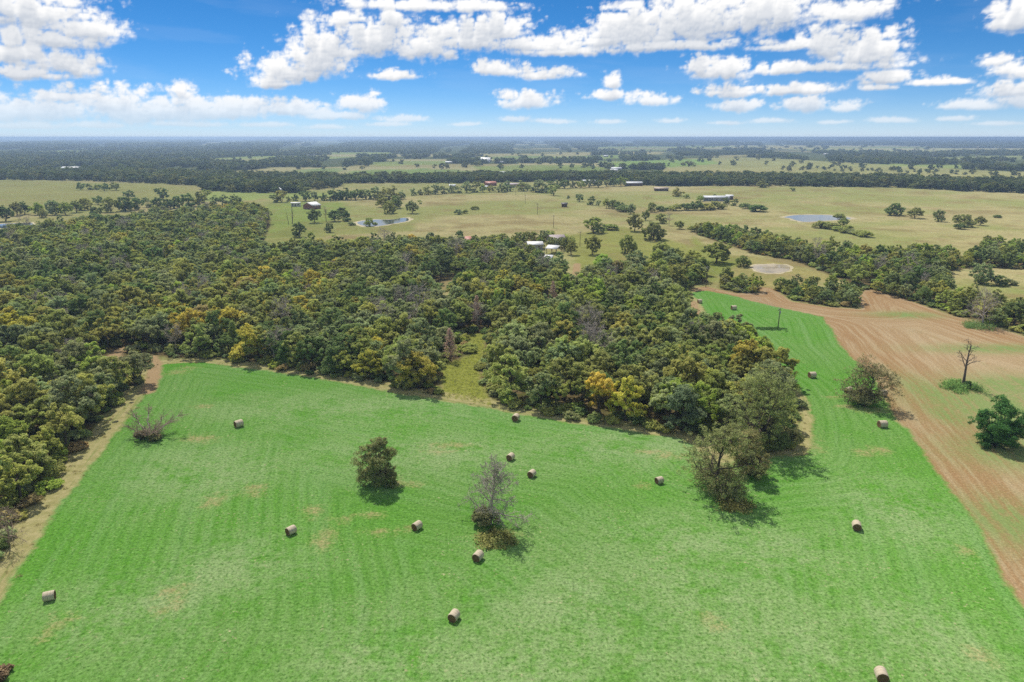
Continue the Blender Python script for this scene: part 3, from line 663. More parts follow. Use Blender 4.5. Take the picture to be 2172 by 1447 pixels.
ORD = ['', 'first', 'second', 'third', 'fourth', 'fifth', 'sixth', 'seventh', 'eighth', 'ninth', 'tenth', 'eleventh', 'twelfth', 'thirteenth', 'fourteenth', 'fifteenth', 'sixteenth', 'seventeenth', 'eighteenth', 'nineteenth', 'twentieth', 'twenty-first', 'twenty-second', 'twenty-third', 'twenty-fourth', 'twenty-fifth', 'twenty-sixth', 'twenty-seventh', 'twenty-eighth', 'twenty-ninth', 'thirtieth']
PENDING = {}      # base label -> list of (screen x, object); finished with ordinals from the left
def later(o, base, tail, x): PENDING.setdefault((base, tail), []).append((x, o))
def finish_labels():
    for (base, tail), l in PENDING.items():
        l.sort(key=lambda q: q[0])
        for i, (_, o) in enumerate(l):
            if len(l) == 1: o['label'] = '%s %s' % (base, tail)
            elif i < 30: o['label'] = '%s %s, %s from left' % (base, tail, ORD[i + 1])
            else: o['label'] = '%s %s, far right ones' % (base, tail)

def tree_obj(name, key, x, y, sc, rz, tint, cat='tree', group=None, sz=1.0):
    t = bpy.data.objects.new(name, None); COL.objects.link(t); t.empty_display_size = .5
    t.location = (x, y, 0); t.rotation_euler = (0, 0, rz); t.scale = (sc, sc, sc * sz)
    tr, cr, _ = PROTO[key]
    link('stem' if cat == 'shrub' else 'trunk', tr, t); c = link('foliage' if cat == 'shrub' else 'crown', cr, t)
    if tint is not None: c['tint'] = [float(v) for v in tint]
    tag(t, None, cat, group); return t

def scatter_group(name, objs):
    """geometry nodes: one instance per vertex, picked from these meshes"""
    coll = bpy.data.collections.new(name + '_kinds')
    for i, me in enumerate(objs): coll.objects.link(bpy.data.objects.new('%s_kind_%02d' % (name, i), me))
    ng = bpy.data.node_groups.new(name, 'GeometryNodeTree'); ng.is_modifier = True
    ng.interface.new_socket('Geometry', in_out='INPUT', socket_type='NodeSocketGeometry'); ng.interface.new_socket('Geometry', in_out='OUTPUT', socket_type='NodeSocketGeometry')
    n = ng.nodes; gi = n.new('NodeGroupInput'); go = n.new('NodeGroupOutput'); ip = n.new('GeometryNodeInstanceOnPoints'); ci = n.new('GeometryNodeCollectionInfo')
    ci.inputs['Collection'].default_value = coll; ci.inputs['Separate Children'].default_value = True; ci.inputs['Reset Children'].default_value = True
    ip.inputs['Pick Instance'].default_value = True
    def na(nm, ty):
        a = n.new('GeometryNodeInputNamedAttribute'); a.data_type = ty; a.inputs['Name'].default_value = nm; return a.outputs['Attribute']
    ng.links.new(gi.outputs[0], ip.inputs['Points']); ng.links.new(ci.outputs[0], ip.inputs['Instance'])
    ng.links.new(na('pick', 'INT'), ip.inputs['Instance Index']); ng.links.new(na('turn', 'FLOAT_VECTOR'), ip.inputs['Rotation']); ng.links.new(na('size', 'FLOAT_VECTOR'), ip.inputs['Scale'])
    ng.links.new(ip.outputs[0], go.inputs[0]); return ng
def scatter(name, ng, pts, pick, rot, size, tint, label, cat):
    n = len(pts); me = bpy.data.meshes.new(name); me.from_pydata([tuple(p) for p in np.asarray(pts, float)], [], [])
    a = me.attributes.new('pick', 'INT', 'POINT'); a.data.foreach_set('value', np.asarray(pick, np.int32))
    t = np.zeros((n, 3), np.float32); t[:, 2] = rot; a = me.attributes.new('turn', 'FLOAT_VECTOR', 'POINT'); a.data.foreach_set('vector', t.ravel())
    a = me.attributes.new('size', 'FLOAT_VECTOR', 'POINT'); a.data.foreach_set('vector', np.asarray(size, np.float32).ravel())
    a = me.attributes.new('tint', 'FLOAT_VECTOR', 'POINT'); a.data.foreach_set('vector', np.asarray(tint, np.float32).ravel())
    o = link(name, me); md = o.modifiers.new('scatter', 'NODES'); md.node_group = ng
    return tag(o, label, cat, kind='stuff')
def grid_points(poly, sp, jit, seed):
    r = np.random.default_rng(seed); lo, hi = poly.min(0), poly.max(0)
    nx, ny = int((hi[0] - lo[0]) / sp) + 2, int((hi[1] - lo[1]) / (sp * .87)) + 2
    X, Y = np.meshgrid(np.arange(nx), np.arange(ny)); P = np.stack([lo[0] + (X + .5 * (Y % 2)).ravel() * sp, lo[1] + Y.ravel() * sp * .87], 1)
    P = P + r.uniform(-jit, jit, P.shape) * sp; return P[inpoly(P, poly)]
NG_TREE = scatter_group('woodland_scatter', [whole_mesh('w%d' % i, *PROTO['oak%d' % i][2]) for i in range(9)] + [whole_mesh('wc%d' % i, *PROTO['cedar%d' % i][2]) for i in range(2)] + [bare(200 + i, 10.4, (11, 9, 7), 1.1, .22, .95, .035, .3, 0.0, .52)[0].mesh('wd%d' % i, DEADWOOD) for i in range(2)])
NG_BUSH = scatter_group('bush_scatter', [whole_mesh('b%d' % i, *PROTO['bush%d' % i][2]) for i in range(3)])
NG_FAR = scatter_group('far_scatter', [whole_mesh('f%d' % i, *PROTO['far%d' % i][2]) for i in range(5)])

# ------------------------------------------------------------------ the woods
HERO = []       # keep-out circles (x, y, r) for trees that are placed one by one
def hero_at(px, py, r): x, y = G(px, py); HERO.append((x, y, r)); return x, y
for q in ((955,765,3),(885,832,4.5),(520,775,5),(1620,940,5),(1455,925,4.5),(1240,735,3),(1262,770,3),(1012,690,3),(1172,660,3),(290,820,3.5),(1515,722,4),(1275,882,4.5),(600,782,3),(700,800,3)): hero_at(*q)
def keep(P, extra=0.0):
    k = np.ones(len(P), bool)
    for x, y, r in HERO: k &= np.hypot(P[:, 0] - x, P[:, 1] - y) > r + extra
    for t in TRACKS: k &= linedist(P, t) > 5.0 + min(extra, 0) * 1.2
    for px, py, a, b in CLEARINGS:
        x, y = G(px, py); k &= ((P[:, 0] - x) / (a + 1)) ** 2 + ((P[:, 1] - y) / (b + 1)) ** 2 > 1
    return k
def zone(px, py):
    if py < 730 and px > 1480: return None
    if px < 335: return 'in the left wood by the track'
    if px < 720: return 'in the wood above the meadow\'s left'
    if px < 975: return 'in the wood left of the lane'
    if px < 1260: return 'in the wood right of the lane'
    return 'in the wood\'s right tip'
def build_woods():
    r = np.random.default_rng(21)
    P = grid_points(FOREST, 5.4, .38, 4); P = P[P[:, 1] < 720]; P = P[keep(P)]
    e = sdf(P, FOREST); P = P[(e > 2.0) & (linedist(P, LANE, True) > 3.8)]
    T0 = grid_points(THICKET, 6.2, .36, 6); T = np.vstack([T0] + [grid_points(q, 5.0, .3, 7) for q in ISLES])
    allP = np.vstack([P, T]); src = np.concatenate([np.zeros(len(P), int), np.ones(len(T), int)])
    px, py, dep = project(allP[:, 0], allP[:, 1], 6.0); dist = np.hypot(allP[:, 0], allP[:, 1])
    inv = (px > -20) & (px < 2190) & (py < 1440) & (dep > 0)
    order = np.argsort(np.where(inv, dist, 1e9)); chosen = np.zeros(len(allP), bool)
    c0 = [i for i in order if src[i] == 0][:150]; c1 = [i for i in order if src[i] == 1 and inv[i]][:32]; chosen[c0] = True; chosen[c1] = True
    rest = []; tn_ = fbm(allP[:, 0] / 38, allP[:, 1] / 38, 3, .5, 77); edg = linedist(allP, FOREST, True); nT = len(P) + len(T0)
    for i, (x, y) in enumerate(allP):
        t = pick_tint(tn_[i], r) if src[i] == 0 else r.choice(['olive', 'dark green', 'grey green', 'lime green', 'yellow olive'], p=[.34, .2, .2, .14, .12])
        sc = r.uniform(.60, 1.10) ; 
        if src[i] == 1: sc *= .82
        if i >= nT: sc *= .72
        ced = r.random() < .05 and t in ('dark green', 'olive'); k = int(r.integers(0, 9)); tint = vary(t, r); rz = r.uniform(0, 6.28); sz = r.uniform(.88, 1.14)
        if chosen[i]:
            key = ('cedar%d' % (k % 2)) if ced else 'oak%d' % k
            o = tree_obj('cedar_tree' if ced else 'oak_tree', key, x, y, sc, rz, tint, sz=sz)
            kind = 'cedar' if ced else 'oak'; size = 'small' if sc < (.8 if src[i] == 0 else .66) else ('tall' if sc > (1.03 if src[i] == 0 else .86) else 'medium')
            if src[i] == 1: o['group'] = 'trees of the thicket beyond the stubble'; later(o, '%s %s %s' % (size, t, kind), 'in the thicket beyond the stubble field', px[i])
            else:
                ed = edg[i]; zn = zone(px[i], py[i]) or 'in the wood\'s right tip'
                o['group'] = 'oaks of the near woods'; later(o, '%s %s %s' % (size, t, kind), ('front row ' if ed < 6 else 'deeper ') + zn, px[i])
        else: rest.append((x, y, 9 + k % 2 if ced else (11 + k % 2 if r.random() < .035 else k), sc, sz, rz, *tint))
    q = np.array(rest); wood = inpoly(q[:, :2], FOREST)
    for sel, nm, lab in ((wood, 'woodland', 'mass of oaks filling the big wood towards the far pasture'), (~wood, 'thicket', 'green thicket trees at the right edge behind the stubble')):
        a = q[sel]; scatter(nm, NG_TREE, np.column_stack([a[:, :2], np.zeros(len(a))]), a[:, 2], a[:, 5], np.column_stack([a[:, 3], a[:, 3], a[:, 3] * a[:, 4]]), a[:, 6:9], lab, 'woods')
    # undergrowth, thick along the edges
    U = np.vstack([grid_points(FOREST, 2.7, .45, 9), grid_points(THICKET, 3.4, .45, 10)] + [grid_points(z, 2.3, .4, 12) for z in ISLES])
    U = U[(U[:, 1] < 420)]; U = U[keep(U, -1.5)]
    ed = np.maximum(sdf(U, FOREST), sdf(U, THICKET)); 
    for z in ISLES: ed = np.maximum(ed, sdf(U, z))
    U = U[(r.random(len(U)) < np.where(ed < 6, .95, .25)) & (ed > .5)]; n = len(U); s = r.uniform(.45, 1.15, n)
    tn = ['olive', 'dark green', 'grey green', 'yellow olive', 'lime green', 'rust brown']
    tint = np.array([vary(tn[k], r) for k in r.choice(6, n, p=[.32, .2, .22, .12, .09, .05])])
    scatter('undergrowth', NG_BUSH, np.column_stack([U, np.zeros(n)]), r.integers(0, 3, n), r.uniform(0, 6.28, n), np.column_stack([s * r.uniform(.9, 1.4, n), s * r.uniform(.9, 1.4, n), s]), tint, 'tangled low bushes along the edges of the woods', 'undergrowth')
build_woods()

# ------------------------------------------------------------------ trees that stand out, one by one
def dead_tree(name, px, py, args, mat, label, scale=1.0, rz=0.0, group='dead bare trees'):
    x, y = G(px, py); b, tips = bare(**args); V, Q, T = b.arrays()
    k0 = 8 * 8                                    # the first tube is the trunk
    t = bpy.data.objects.new(name, None); COL.objects.link(t); t.location = (x, y, 0); t.rotation_euler = (0, 0, rz); t.scale = (scale,) * 3
    qn = 7 * 8
    link('trunk', make_mesh(name + '_trunk', V[:k0], [Q[:qn]], [mat], smooth=True), t)
    link('branches', make_mesh(name + '_branches', V[k0:], [Q[qn:] - k0], [mat]), t)
    return tag(t, label, 'dead tree', group), t, tips
def bush_at(px, py, rad, h, tint, label, seed, name='shrub', cat='shrub', group='bushes at the feet of trees', dx=0, dy=0, n=30, per=70, size=.17):
    x, y = G(px, py); arr, lf = bush(seed, rad, h, n, per, size)
    t = bpy.data.objects.new(name, None); COL.objects.link(t); t.location = (x + dx, y + dy, 0)
    link('stem', wood_mesh(name + '_stem', arr, BARK), t); c = link('foliage', crown_mesh(name + '_foliage', lf), t); c['tint'] = [float(v) * KT for v in tint]
    return tag(t, label, cat, group)
def with_base(t, seed, rad, h, n=46, per=80, size=.11):
    (V, F, a), (A, Bq) = t[1], bush(seed, rad, h, n, per, size)
    return t[0], (np.vstack([V, Bq[0]]), np.vstack([F, Bq[1] + len(V)]), np.concatenate([a, Bq[2]]))
def special(name, px, py, gen, tint, label, rz=0.0, group=None):
    x, y = G(px, py); y += 2.4 if 'front' in label and 'tip' not in label else 0.0; arr, lf = gen
    t = bpy.data.objects.new(name, None); COL.objects.link(t); t.location = (x, y, 0); t.rotation_euler = (0, 0, rz)
    link('trunk', wood_mesh(name + '_trunk', arr, BARK), t); c = link('crown', crown_mesh(name + '_crown', lf), t); c['tint'] = [float(v) * KT for v in tint]
    return tag(t, label, 'tree', group)
def half_bare(seed, h, n, per, size, trunk_r, lowest, spread=1.0, ratio=.52, frac=.8, rad=.5, leader=.85):
    """branching skeleton whose twigs carry thin leaf clumps"""
    b, tips = bare(seed, h, n, spread, trunk_r, leader, .02, lowest, 0.0, ratio); r = np.random.default_rng(seed + 1)
    tips = tips[r.random(len(tips)) < frac]; cl = np.column_stack([tips, np.full(len(tips), rad)])
    V, F, var = clumps_to_leaves(cl, per, size, r, lobe_c=np.tile((0, 0, h * .45), (len(tips), 1)))
    k = V[:, 2] > .1; k = k.reshape(-1, 4).all(1); F = F[k]
    return b.arrays(), (V, F, var)

# lone oak left of centre in the meadow
special('oak_tree', 803, 1030, with_base(oak(301, h=9.2, rad=3.4, lobes=20, per_lobe=18, per=70, size=.105, low=-.1, gap=.05, cl_r=.32, trunk_r=.25, shell=.45), 302, 3.0, 4.2), (.118, .124, .05), 'dense lone olive oak standing in the green meadow left of centre', 0.6)
# bare twiggy tree with a bush at its foot, centre
dead_tree('dead_tree', 1040, 1112, dict(seed=311, h=9.8, n=(26, 10, 8, 4), spread=1.15, trunk_r=.25, lowest=.15, droop=.03, ratio=.46, twig=.023), DEADWOOD, 'grey leafless tree with fine twigs in the middle of the meadow')
bush_at(1030, 1112, 2.2, 3.0, (.092, .095, .042), 'dark bush at the foot of the grey leafless meadow tree', 312, n=44)
bush_at(1052, 1148, 3.0, .32, (.15, .15, .05), 'low yellowing weeds below the grey leafless meadow tree', 313, name='weed_patch', cat='weeds', n=44, per=40)
# two trees right of the meadow
special('oak_tree', 1520, 1045, half_bare(321, 11.6, (12, 8, 6), 26, .12, .36, .14, 1.2, .66, .62, .5), (.128, .138, .052), 'wide thin-leaved oak with spreading limbs in front of the wood tip', 1.0)
bush_at(1528, 1044, 4.4, 4.6, (.115, .115, .05), 'rounded thicket under the wide thin-leaved oak', 322, n=90, per=90, size=.12)
special('oak_tree', 1590, 1008, with_base(oak(323, h=8.6, rad=3.4, lobes=14, per_lobe=12, per=70, size=.12, low=-.05, gap=.1), 325, 2.8, 3.6), (.13, .12, .05), 'narrow olive oak just right of the wide thin-leaved oak', 2.0)
bush_at(1556, 1072, 3.2, .35, (.16, .15, .05), 'low yellowish weeds in front of the wide thin-leaved oak', 324, name='weed_patch', cat='weeds', n=40, per=40)
# the big oak at the tip of the wood
special('oak_tree', 1616, 945, half_bare(331, 13.8, (13, 9, 7), 22, .13, .5, .16, 1.2, .62, .72, .55), (.13, .148, .052), 'largest oak with open crown at the wood tip by the bare soil', 0.3)
for i, (px, py, rd, hh, tt) in enumerate(((1580,945,3.0,4.5,(.10,.115,.04)),(1640,955,3.4,4.8,(.08,.10,.035)),(1668,945,2.8,4.0,(.11,.11,.045)),(1610,952,2.6,3.6,(.15,.155,.045)))):
    bush_at(px, py, rd, hh, tt, ('%s bush under the largest oak at the wood tip' % ('leftmost dark', 'middle dark green', 'rightmost olive', 'foremost bright')[i]), 335 + i, n=40)
special('oak_tree', 1455, 925, oak(341, h=9.5, rad=4.0, lobes=14, per_lobe=10, per=70, size=.18, low=.0, gap=.0), (.088, .112, .058), 'dense blue-green oak at the wood front left of the largest oak')
special('oak_tree', 1275, 890, oak(342, h=10.4, rad=3.8, lobes=11, per_lobe=10, per=66, size=.2, low=.08), (.29, .23, .045), 'golden oak at the front edge of the right wood')
special('oak_tree', 885, 832, oak(343, h=9.6, rad=4.6, lobes=13, per_lobe=10, per=66, size=.2, low=.02), (.20, .175, .04), 'broad yellow-green oak at the wood front left of the grass lane')
special('oak_tree', 520, 772, oak(344, h=10, rad=4.7, lobes=13, per_lobe=10, per=66, size=.2, low=.04), (.25, .225, .045), 'broad yellow oak at the wood front near the meadow\'s left end')
special('cedar_tree', 600, 783, cedar(345, h=6.5, rad=3.0, n=60, per=80), (.075, .11, .032), 'dark green cedar at the wood front right of the broad yellow oak')
special('cedar_tree', 700, 801, cedar(346, h=6.8, rad=3.0, n=60, per=80), (.085, .115, .04), 'dark cedar at the wood front between yellow oak and grass lane')
special('oak_tree', 290, 818, oak(347, h=8.4, rad=3.8, lobes=12, per_lobe=10, per=66, size=.19, low=.0), (.125, .13, .06), 'grey-olive oak at the track bend beside the bare soil')
special('oak_tree', 1515, 722, oak(348, h=8.6, rad=3.8, lobes=11, per_lobe=9, per=60, size=.2, low=.05, gap=.15), (.105, .125, .045), 'olive oak at the wood edge beside the mown strip with bales')
special('tree', 2113, 945, with_base(oak(351, h=9.4, rad=4.7, lobes=24, per_lobe=15, per=80, size=.125, low=-.02, gap=.0, trunk_r=.32, cl_r=.33, shell=.4), 354, 2.6, 3.2), (.042, .098, .026), 'deep green round oak on the stubble at the right edge', 0.8)
special('tree', 1834, 862, half_bare(352, 9.2, (15, 9, 6), 18, .12, .3, .1, 1.25, .66, .55, .45), (.13, .12, .055), 'half-bare oak between meadow and stubble with bales behind')
bush_at(1828, 858, 3.6, 4.2, (.115, .115, .05), 'leafy skirt of bushes round the half-bare oak', 353, n=56, per=70)
dead_tree('dead_tree', 2041, 820, dict(seed=361, h=10.2, n=(11, 6, 4), spread=.95, trunk_r=.34, lowest=.42, ratio=.42, twig=.03), DARKDEAD, 'dark bare dead tree on the stubble field')
bush_at(2038, 824, 4.6, .8, (.085, .145, .04), 'green weed patch round the dark bare dead tree', 362, name='weed_patch', cat='weeds', n=60, per=50)
bush_at(2050, 822, .9, 1.9, (.06, .10, .03), 'small dark shrub against the dark dead trunk', 363)
dead_tree('dead_tree', 2084, 692, dict(seed=371, h=9.4, n=(12, 8, 5), spread=1.1, trunk_r=.36, lowest=.3, ratio=.6, twig=.03), DEADWOOD, 'pale grey spreading dead tree before the right thicket')
bush_at(2078, 694, 5.0, .9, (.09, .14, .045), 'green weeds round the pale spreading dead tree', 372, name='weed_patch', cat='weeds', n=50, per=50)
# fallen tree and brush pile at the left
def fallen_tree():
    x, y = G(318, 930); t = bpy.data.objects.new('fallen_tree', None); COL.objects.link(t); t.location = (x, y, 0); t.scale = (.95, .95, .7)
    r = np.random.default_rng(381); bs = B(); br = B()
    for k in range(9):
        th = k * .7 + r.uniform(-.2, .2); d = np.array((math.cos(th), math.sin(th) * .8 + .3, .55 + .5 * r.random())); L = r.uniform(3, 5.2)
        p = [np.array((0, 0, .3)) + d * L * s + r.normal(0, .15, 3) * s for s in np.linspace(0, 1, 6)]; bs.tube(p, np.linspace(.2, .05, 6), 6)
        for j in range(30):
            q = p[int(r.integers(1, 6))]; e = unit(d + r.normal(0, .9, 3)); l = r.uniform(.8, 2.2)
            br.tube([q, q + e * l * .5 + r.normal(0, .08, 3), q + e * l], [.05, .035, .015], 3, False)
            for _ in range(7):
                e2 = unit(e + r.normal(0, .7, 3)); s = q + e * l * r.uniform(.4, 1); br.tube([s, s + e2 * r.uniform(.4, 1.0)], [.022, .01], 3, False)
    link('limbs', bs.mesh('limbs', DEADWOOD, True), t); link('twigs', br.mesh('twigs', BROWNTWIG), t)
    tag(t, 'fallen bleached tree, a tangle of limbs in the meadow\'s left corner', 'fallen tree')
fallen_tree()
bush_at(300, 932, 1.4, 1.9, (.11, .095, .05), 'left small bush before the fallen bleached tree', 382); bush_at(330, 934, 1.2, 1.6, (.10, .10, .04), 'right small bush before the fallen bleached tree', 383)
bush_at(-6, 1440, 1.7, .9, (.12, .085, .05), 'reddish brown bush cut off by the bottom left corner', 384)
bush_at(75, 880, 2.6, 6.5, (.19, .22, .03), 'lime green sapling inside the left wood', 386, n=30); 
# dead and brown trees inside the woods
special('dead_conifer', 955, 765, cedar(391, h=8.8, rad=2.2, n=46, per=34, size=.13), (.215, .15, .115), 'pinkish brown dead conifer at the head of the grass lane', group='dead brown conifers')
special('dead_conifer', 1012, 690, cedar(392, h=9.6, rad=2.2, n=46, per=34, size=.13), (.215, .15, .115), 'brown dead conifer in the wood behind the grass lane', group='dead brown conifers')
special('dead_conifer', 1172, 660, cedar(393, h=10.2, rad=2.2, n=46, per=34, size=.13), (.215, .15, .115), 'brown dead conifer deep in the wood right of the lane', group='dead brown conifers')
dead_tree('dead_tree', 1240, 735, dict(seed=394, h=9.6, n=(12, 10, 8), spread=1.15, trunk_r=.22, lowest=.3, ratio=.55, twig=.03), DEADWOOD, 'grey leafless crown in the wood right of the grass lane', group='bare crowns in the woods')
dead_tree('dead_tree', 1262, 775, dict(seed=395, h=9.4, n=(12, 10, 8), spread=1.15, trunk_r=.22, lowest=.3, ratio=.55, twig=.03), DEADWOOD, 'grey leafless crown nearest the golden oak in the right wood', group='bare crowns in the woods')
dead_tree('dead_tree', 140, 880, dict(seed=396, h=6.5, n=(8, 8, 6), spread=1.2, trunk_r=.2, lowest=.3, ratio=.6, twig=.026), DARKDEAD, 'dark leafless crown in the left wood', group='bare crowns in the woods')
dead_tree('dead_tree', 20, 1160, dict(seed=397, h=5.2, n=(9, 8, 6), spread=1.1, trunk_r=.16, lowest=.15, ratio=.6, twig=.02), BROWNTWIG, 'mauve leafless bush at the left photo edge by the track', group='bare crowns in the woods')
dead_tree('dead_tree', 241, 828, dict(seed=398, h=5, n=(8, 6, 4), spread=.9, trunk_r=.14, lowest=.4, ratio=.45, twig=.025), DARKDEAD, 'thin dead sapling by the bare soil left of the track bend', group='bare crowns in the woods')
dead_tree('dead_tree', 620, 475, dict(seed=399, h=12, n=(14, 5, 3), spread=.6, trunk_r=.3, lowest=.2, ratio=.2, twig=.05), DARKDEAD, 'tall bare snag in the pasture behind the left wood')
dead_tree('dead_tree', 612, 476, dict(seed=400, h=8, n=(8, 4), spread=.7, trunk_r=.22, lowest=.4, ratio=.25, twig=.05), DARKDEAD, 'shorter bare snag just left of the tall snag')
dead_tree('dead_tree', 692, 470, dict(seed=401, h=9, n=(10, 6, 4), spread=.9, trunk_r=.25, lowest=.35, ratio=.42, twig=.05), BROWNTWIG, 'bare brownish tree beside the pasture oak behind the wood')
dead_tree('dead_tree', 1419, 478, dict(seed=402, h=8, n=(9, 6, 4), spread=.95, trunk_r=.2, lowest=.2, ratio=.5, twig=.05), DEADWOOD, 'small grey bare tree in the hedgerow of the middle pasture')

# scattered pasture trees: photo foot point, height in photo pixels, width factor, colour
FARHEDGE = []
def pasture_trees():
    r = np.random.default_rng(31)
    rows = [
     ('in the pasture above the pond', 'olive', [(811,440,26,1.0),(827,453,26,1.1),(840,442,27,1.0),(874,453,28,1.1),(891,433,9,1.2),(972,455,12,.9),(987,453,9,.9),(1008,445,9,1.2),(782,480,18,1),(795,479,8,1),(745,478,8,1.3)]),
     ('by the farmhouse under the left pasture', 'dark green', [(668,473,30,1.1),(710,470,24,1.3),(725,462,22,1.1),(735,466,18,1),(635,503,30,1.0),(698,493,20,.9),(736,470,9,1.2)]),
     ('along the fence of the middle pasture', 'dark green', [(1174,415,24,1.1),(1205,422,8,.9),(1229,428,17,1.2),(1254,435,20,1.1),(1269,437,12,1),(1286,442,22,.9),(1300,443,18,1.2),(1312,446,18,1.2),(1325,449,16,1.3),(1338,454,22,1.1),(1382,450,20,1),(1400,448,12,1.1),(1416,447,8,1.1),(1432,447,14,1.2),(1455,446,16,1.2),(1478,446,20,1.4),(1496,445,16,1.3),(1518,443,16,1.4),(1540,434,16,1.1),(1558,437,16,1.2),(1572,440,9,1.3),(1583,443,12,1.3),(1606,449,16,1.5)]),
     ('in the pasture behind the right wood', 'olive', [(1261,494,32,1.4),(1296,488,14,1.5),(1346,491,38,1.0),(1386,509,38,1.3),(1402,474,20,1.2),(1369,468,22,.9),(1440,486,18,1.3),(1256,540,42,.95),(1332,538,40,.9),(1212,541,32,.95),(1404,556,40,1.2),(1432,560,34,1.1),(1486,584,40,1.0),(1468,600,34,.9),(1518,558,46,1.5),(1576,566,24,1.3),(1540,600,36,.9)]),
     ('around the farm sheds behind the wood', 'olive', [(1090,524,26,1.1),(1104,520,28,1.1),(1118,514,24,1.1),(1132,510,18,1.2),(1147,526,22,.9),(1153,512,24,1.0),(1165,504,16,1.0),(1197,531,28,.9),(1192,527,24,1.0),(1170,524,22,1.0),(1207,516,16,1.1),(1194,506,10,1.3),(1120,548,30,1.0),(1142,552,26,1.0),(1104,540,28,1.0),(1066,520,24,1.1),(1048,520,22,1.1),(1030,518,18,1.1),(975,508,20,1.0)]),
     ('in the wide right pasture', 'dark green', [(1896,457,26,1.4),(1941,463,24,1.5),(1990,470,24,1.1),(2043,481,26,1.5),(2036,486,12,1.4),(2078,478,20,1.3),(2115,462,7,1.4),(1681,406,8,1.6),(1618,398,16,1.4),(1485,427,12,1.4),(1456,421,9,1.5),(1437,417,18,1.2),(1515,422,10,1.3)]),
     ('beside the right pond', 'olive', [(1741,484,16,1.2),(1752,485,15,1.2),(1764,486,15,1.2),(1779,466,14,1),(1788,482,20,1.2),(1800,486,9,1.3),(1776,490,11,1.4),(1790,494,12,1.4),(1806,496,10,1.5),(1822,499,12,1.4),(1838,503,14,1.4)]),
     ('in the clearing of the right thicket', 'dark green', [(2081,602,44,1.0),(2116,606,22,1.5),(2138,604,14,1.3)]),
     ('in the left far pasture', 'dark green', [(172,403,16,1.0),(190,403,14,1.2),(205,403,13,1.2),(222,405,16,1.2),(245,404,18,1.1),(274,421,17,1.3),(345,424,26,1.1)]),
     ('in the tree line behind the left wood', 'dark green', [(12,470,34,1.1),(36,458,30,1.0),(52,455,28,1.0),(80,456,26,1.1),(92,462,20,.9),(116,456,30,1.1),(140,456,28,1.2),(162,451,26,1.2),(180,446,26,1.2),(205,463,24,1),(209,434,18,1.1),(234,450,30,1.1),(266,448,30,1.2),(292,445,24,1.2),(314,440,22,1.2),(335,442,22,1.1),(356,444,22,1),(376,442,26,1.1),(400,441,32,1.1),(421,438,30,1.2),(436,424,22,1.2),(455,436,20,1.2),(478,436,22,1.1),(500,438,24,1.2)]),
     ('in the dark hedge behind the farmhouse', 'dark green', [(583,430,16,1.2),(597,429,22,1.2),(612,428,12,1),(626,426,14,1),(648,427,18,1.2),(668,426,18,1),(686,426,20,1.1),(706,425,24,1.2),(722,424,24,1.2),(738,424,26,1.3),(756,424,22,1.3),(776,423,22,1.3),(796,423,25,1.2),(816,424,24,1.2),(836,424,26,1.1),(852,423,20,1.1)]),
     ('in the hedge beyond the middle pasture', 'grey green', [(878,415,14,1.1),(893,414,14,1.1),(908,413,18,1.2),(924,412,22,1.1),(940,411,16,1.2),(956,410,18,1.2),(972,410,16,1.3),(990,409,20,1.2),(1008,408,24,1.1),(1024,408,16,1.1),(1040,408,14,1.1),(1062,408,22,1.3),(1078,406,24,1.1),(1106,406,20,1.1),(1118,405,18,1),(1136,408,26,1.2),(1148,409,24,1.2),(1164,404,18,1.2),(1182,400,16,1.3),(1196,400,20,1.1),(1214,399,18,1.1),(1232,399,16,1.2),(1250,398,18,1.2),(1268,398,22,1.1),(1288,396,18,1.2),(1302,396,20,1.1),(1318,395,22,1.1)]),
     ('in the hedge above the muddy pond', 'olive', [(1470,492,14,1.1),(1484,494,22,1.1),(1494,498,20,1.2),(1506,500,22,1.2),(1518,504,22,1.2),(1530,506,26,1.2),(1544,510,26,1.1),(1556,513,26,1.1),(1570,516,26,1.2),(1584,520,26,1.2),(1596,524,28,1.2)])]
    for zn, t0, l in rows:
        for px, py, hp, wf in l:
            x, y = G(px, py); dep = project(x, y)[2]; h = hp * dep / FPX / math.cos(PITCH * .3)
            t = t0 if r.random() < .55 else r.choice(['olive', 'grey green', 'dark green', 'lime green', 'yellow olive'], p=[.35, .25, .2, .12, .08])
            near = y < 560; k = int(r.integers(0, 4)) if near else int(r.integers(0, 5)); key = ('past%d' if near else 'far%d') % k
            if near and hp < 17: key = 'bush%d' % (k % 3); base = 1.9
            else: base = (9, 9.6, 8.6, 9.2)[k] if near else (9, 10, 8.5, 9.5, 8)[k]
            s = h / (base * .97); tint = np.array(vary(t, r)) * .9; small = h < 5
            if 'dark hedge' in zn or 'hedge beyond' in zn: FARHEDGE.append((x, y, s, wf, *tint)); continue
            o = tree_obj('shrub' if small else 'oak_tree', key, x, y, s * wf, r.uniform(0, 6.28), tint, cat='shrub' if small else 'tree', group='trees ' + zn, sz=1 / wf)
            later(o, '%s %s' % (t, 'shrub' if small else 'tree'), zn, px)
pasture_trees()

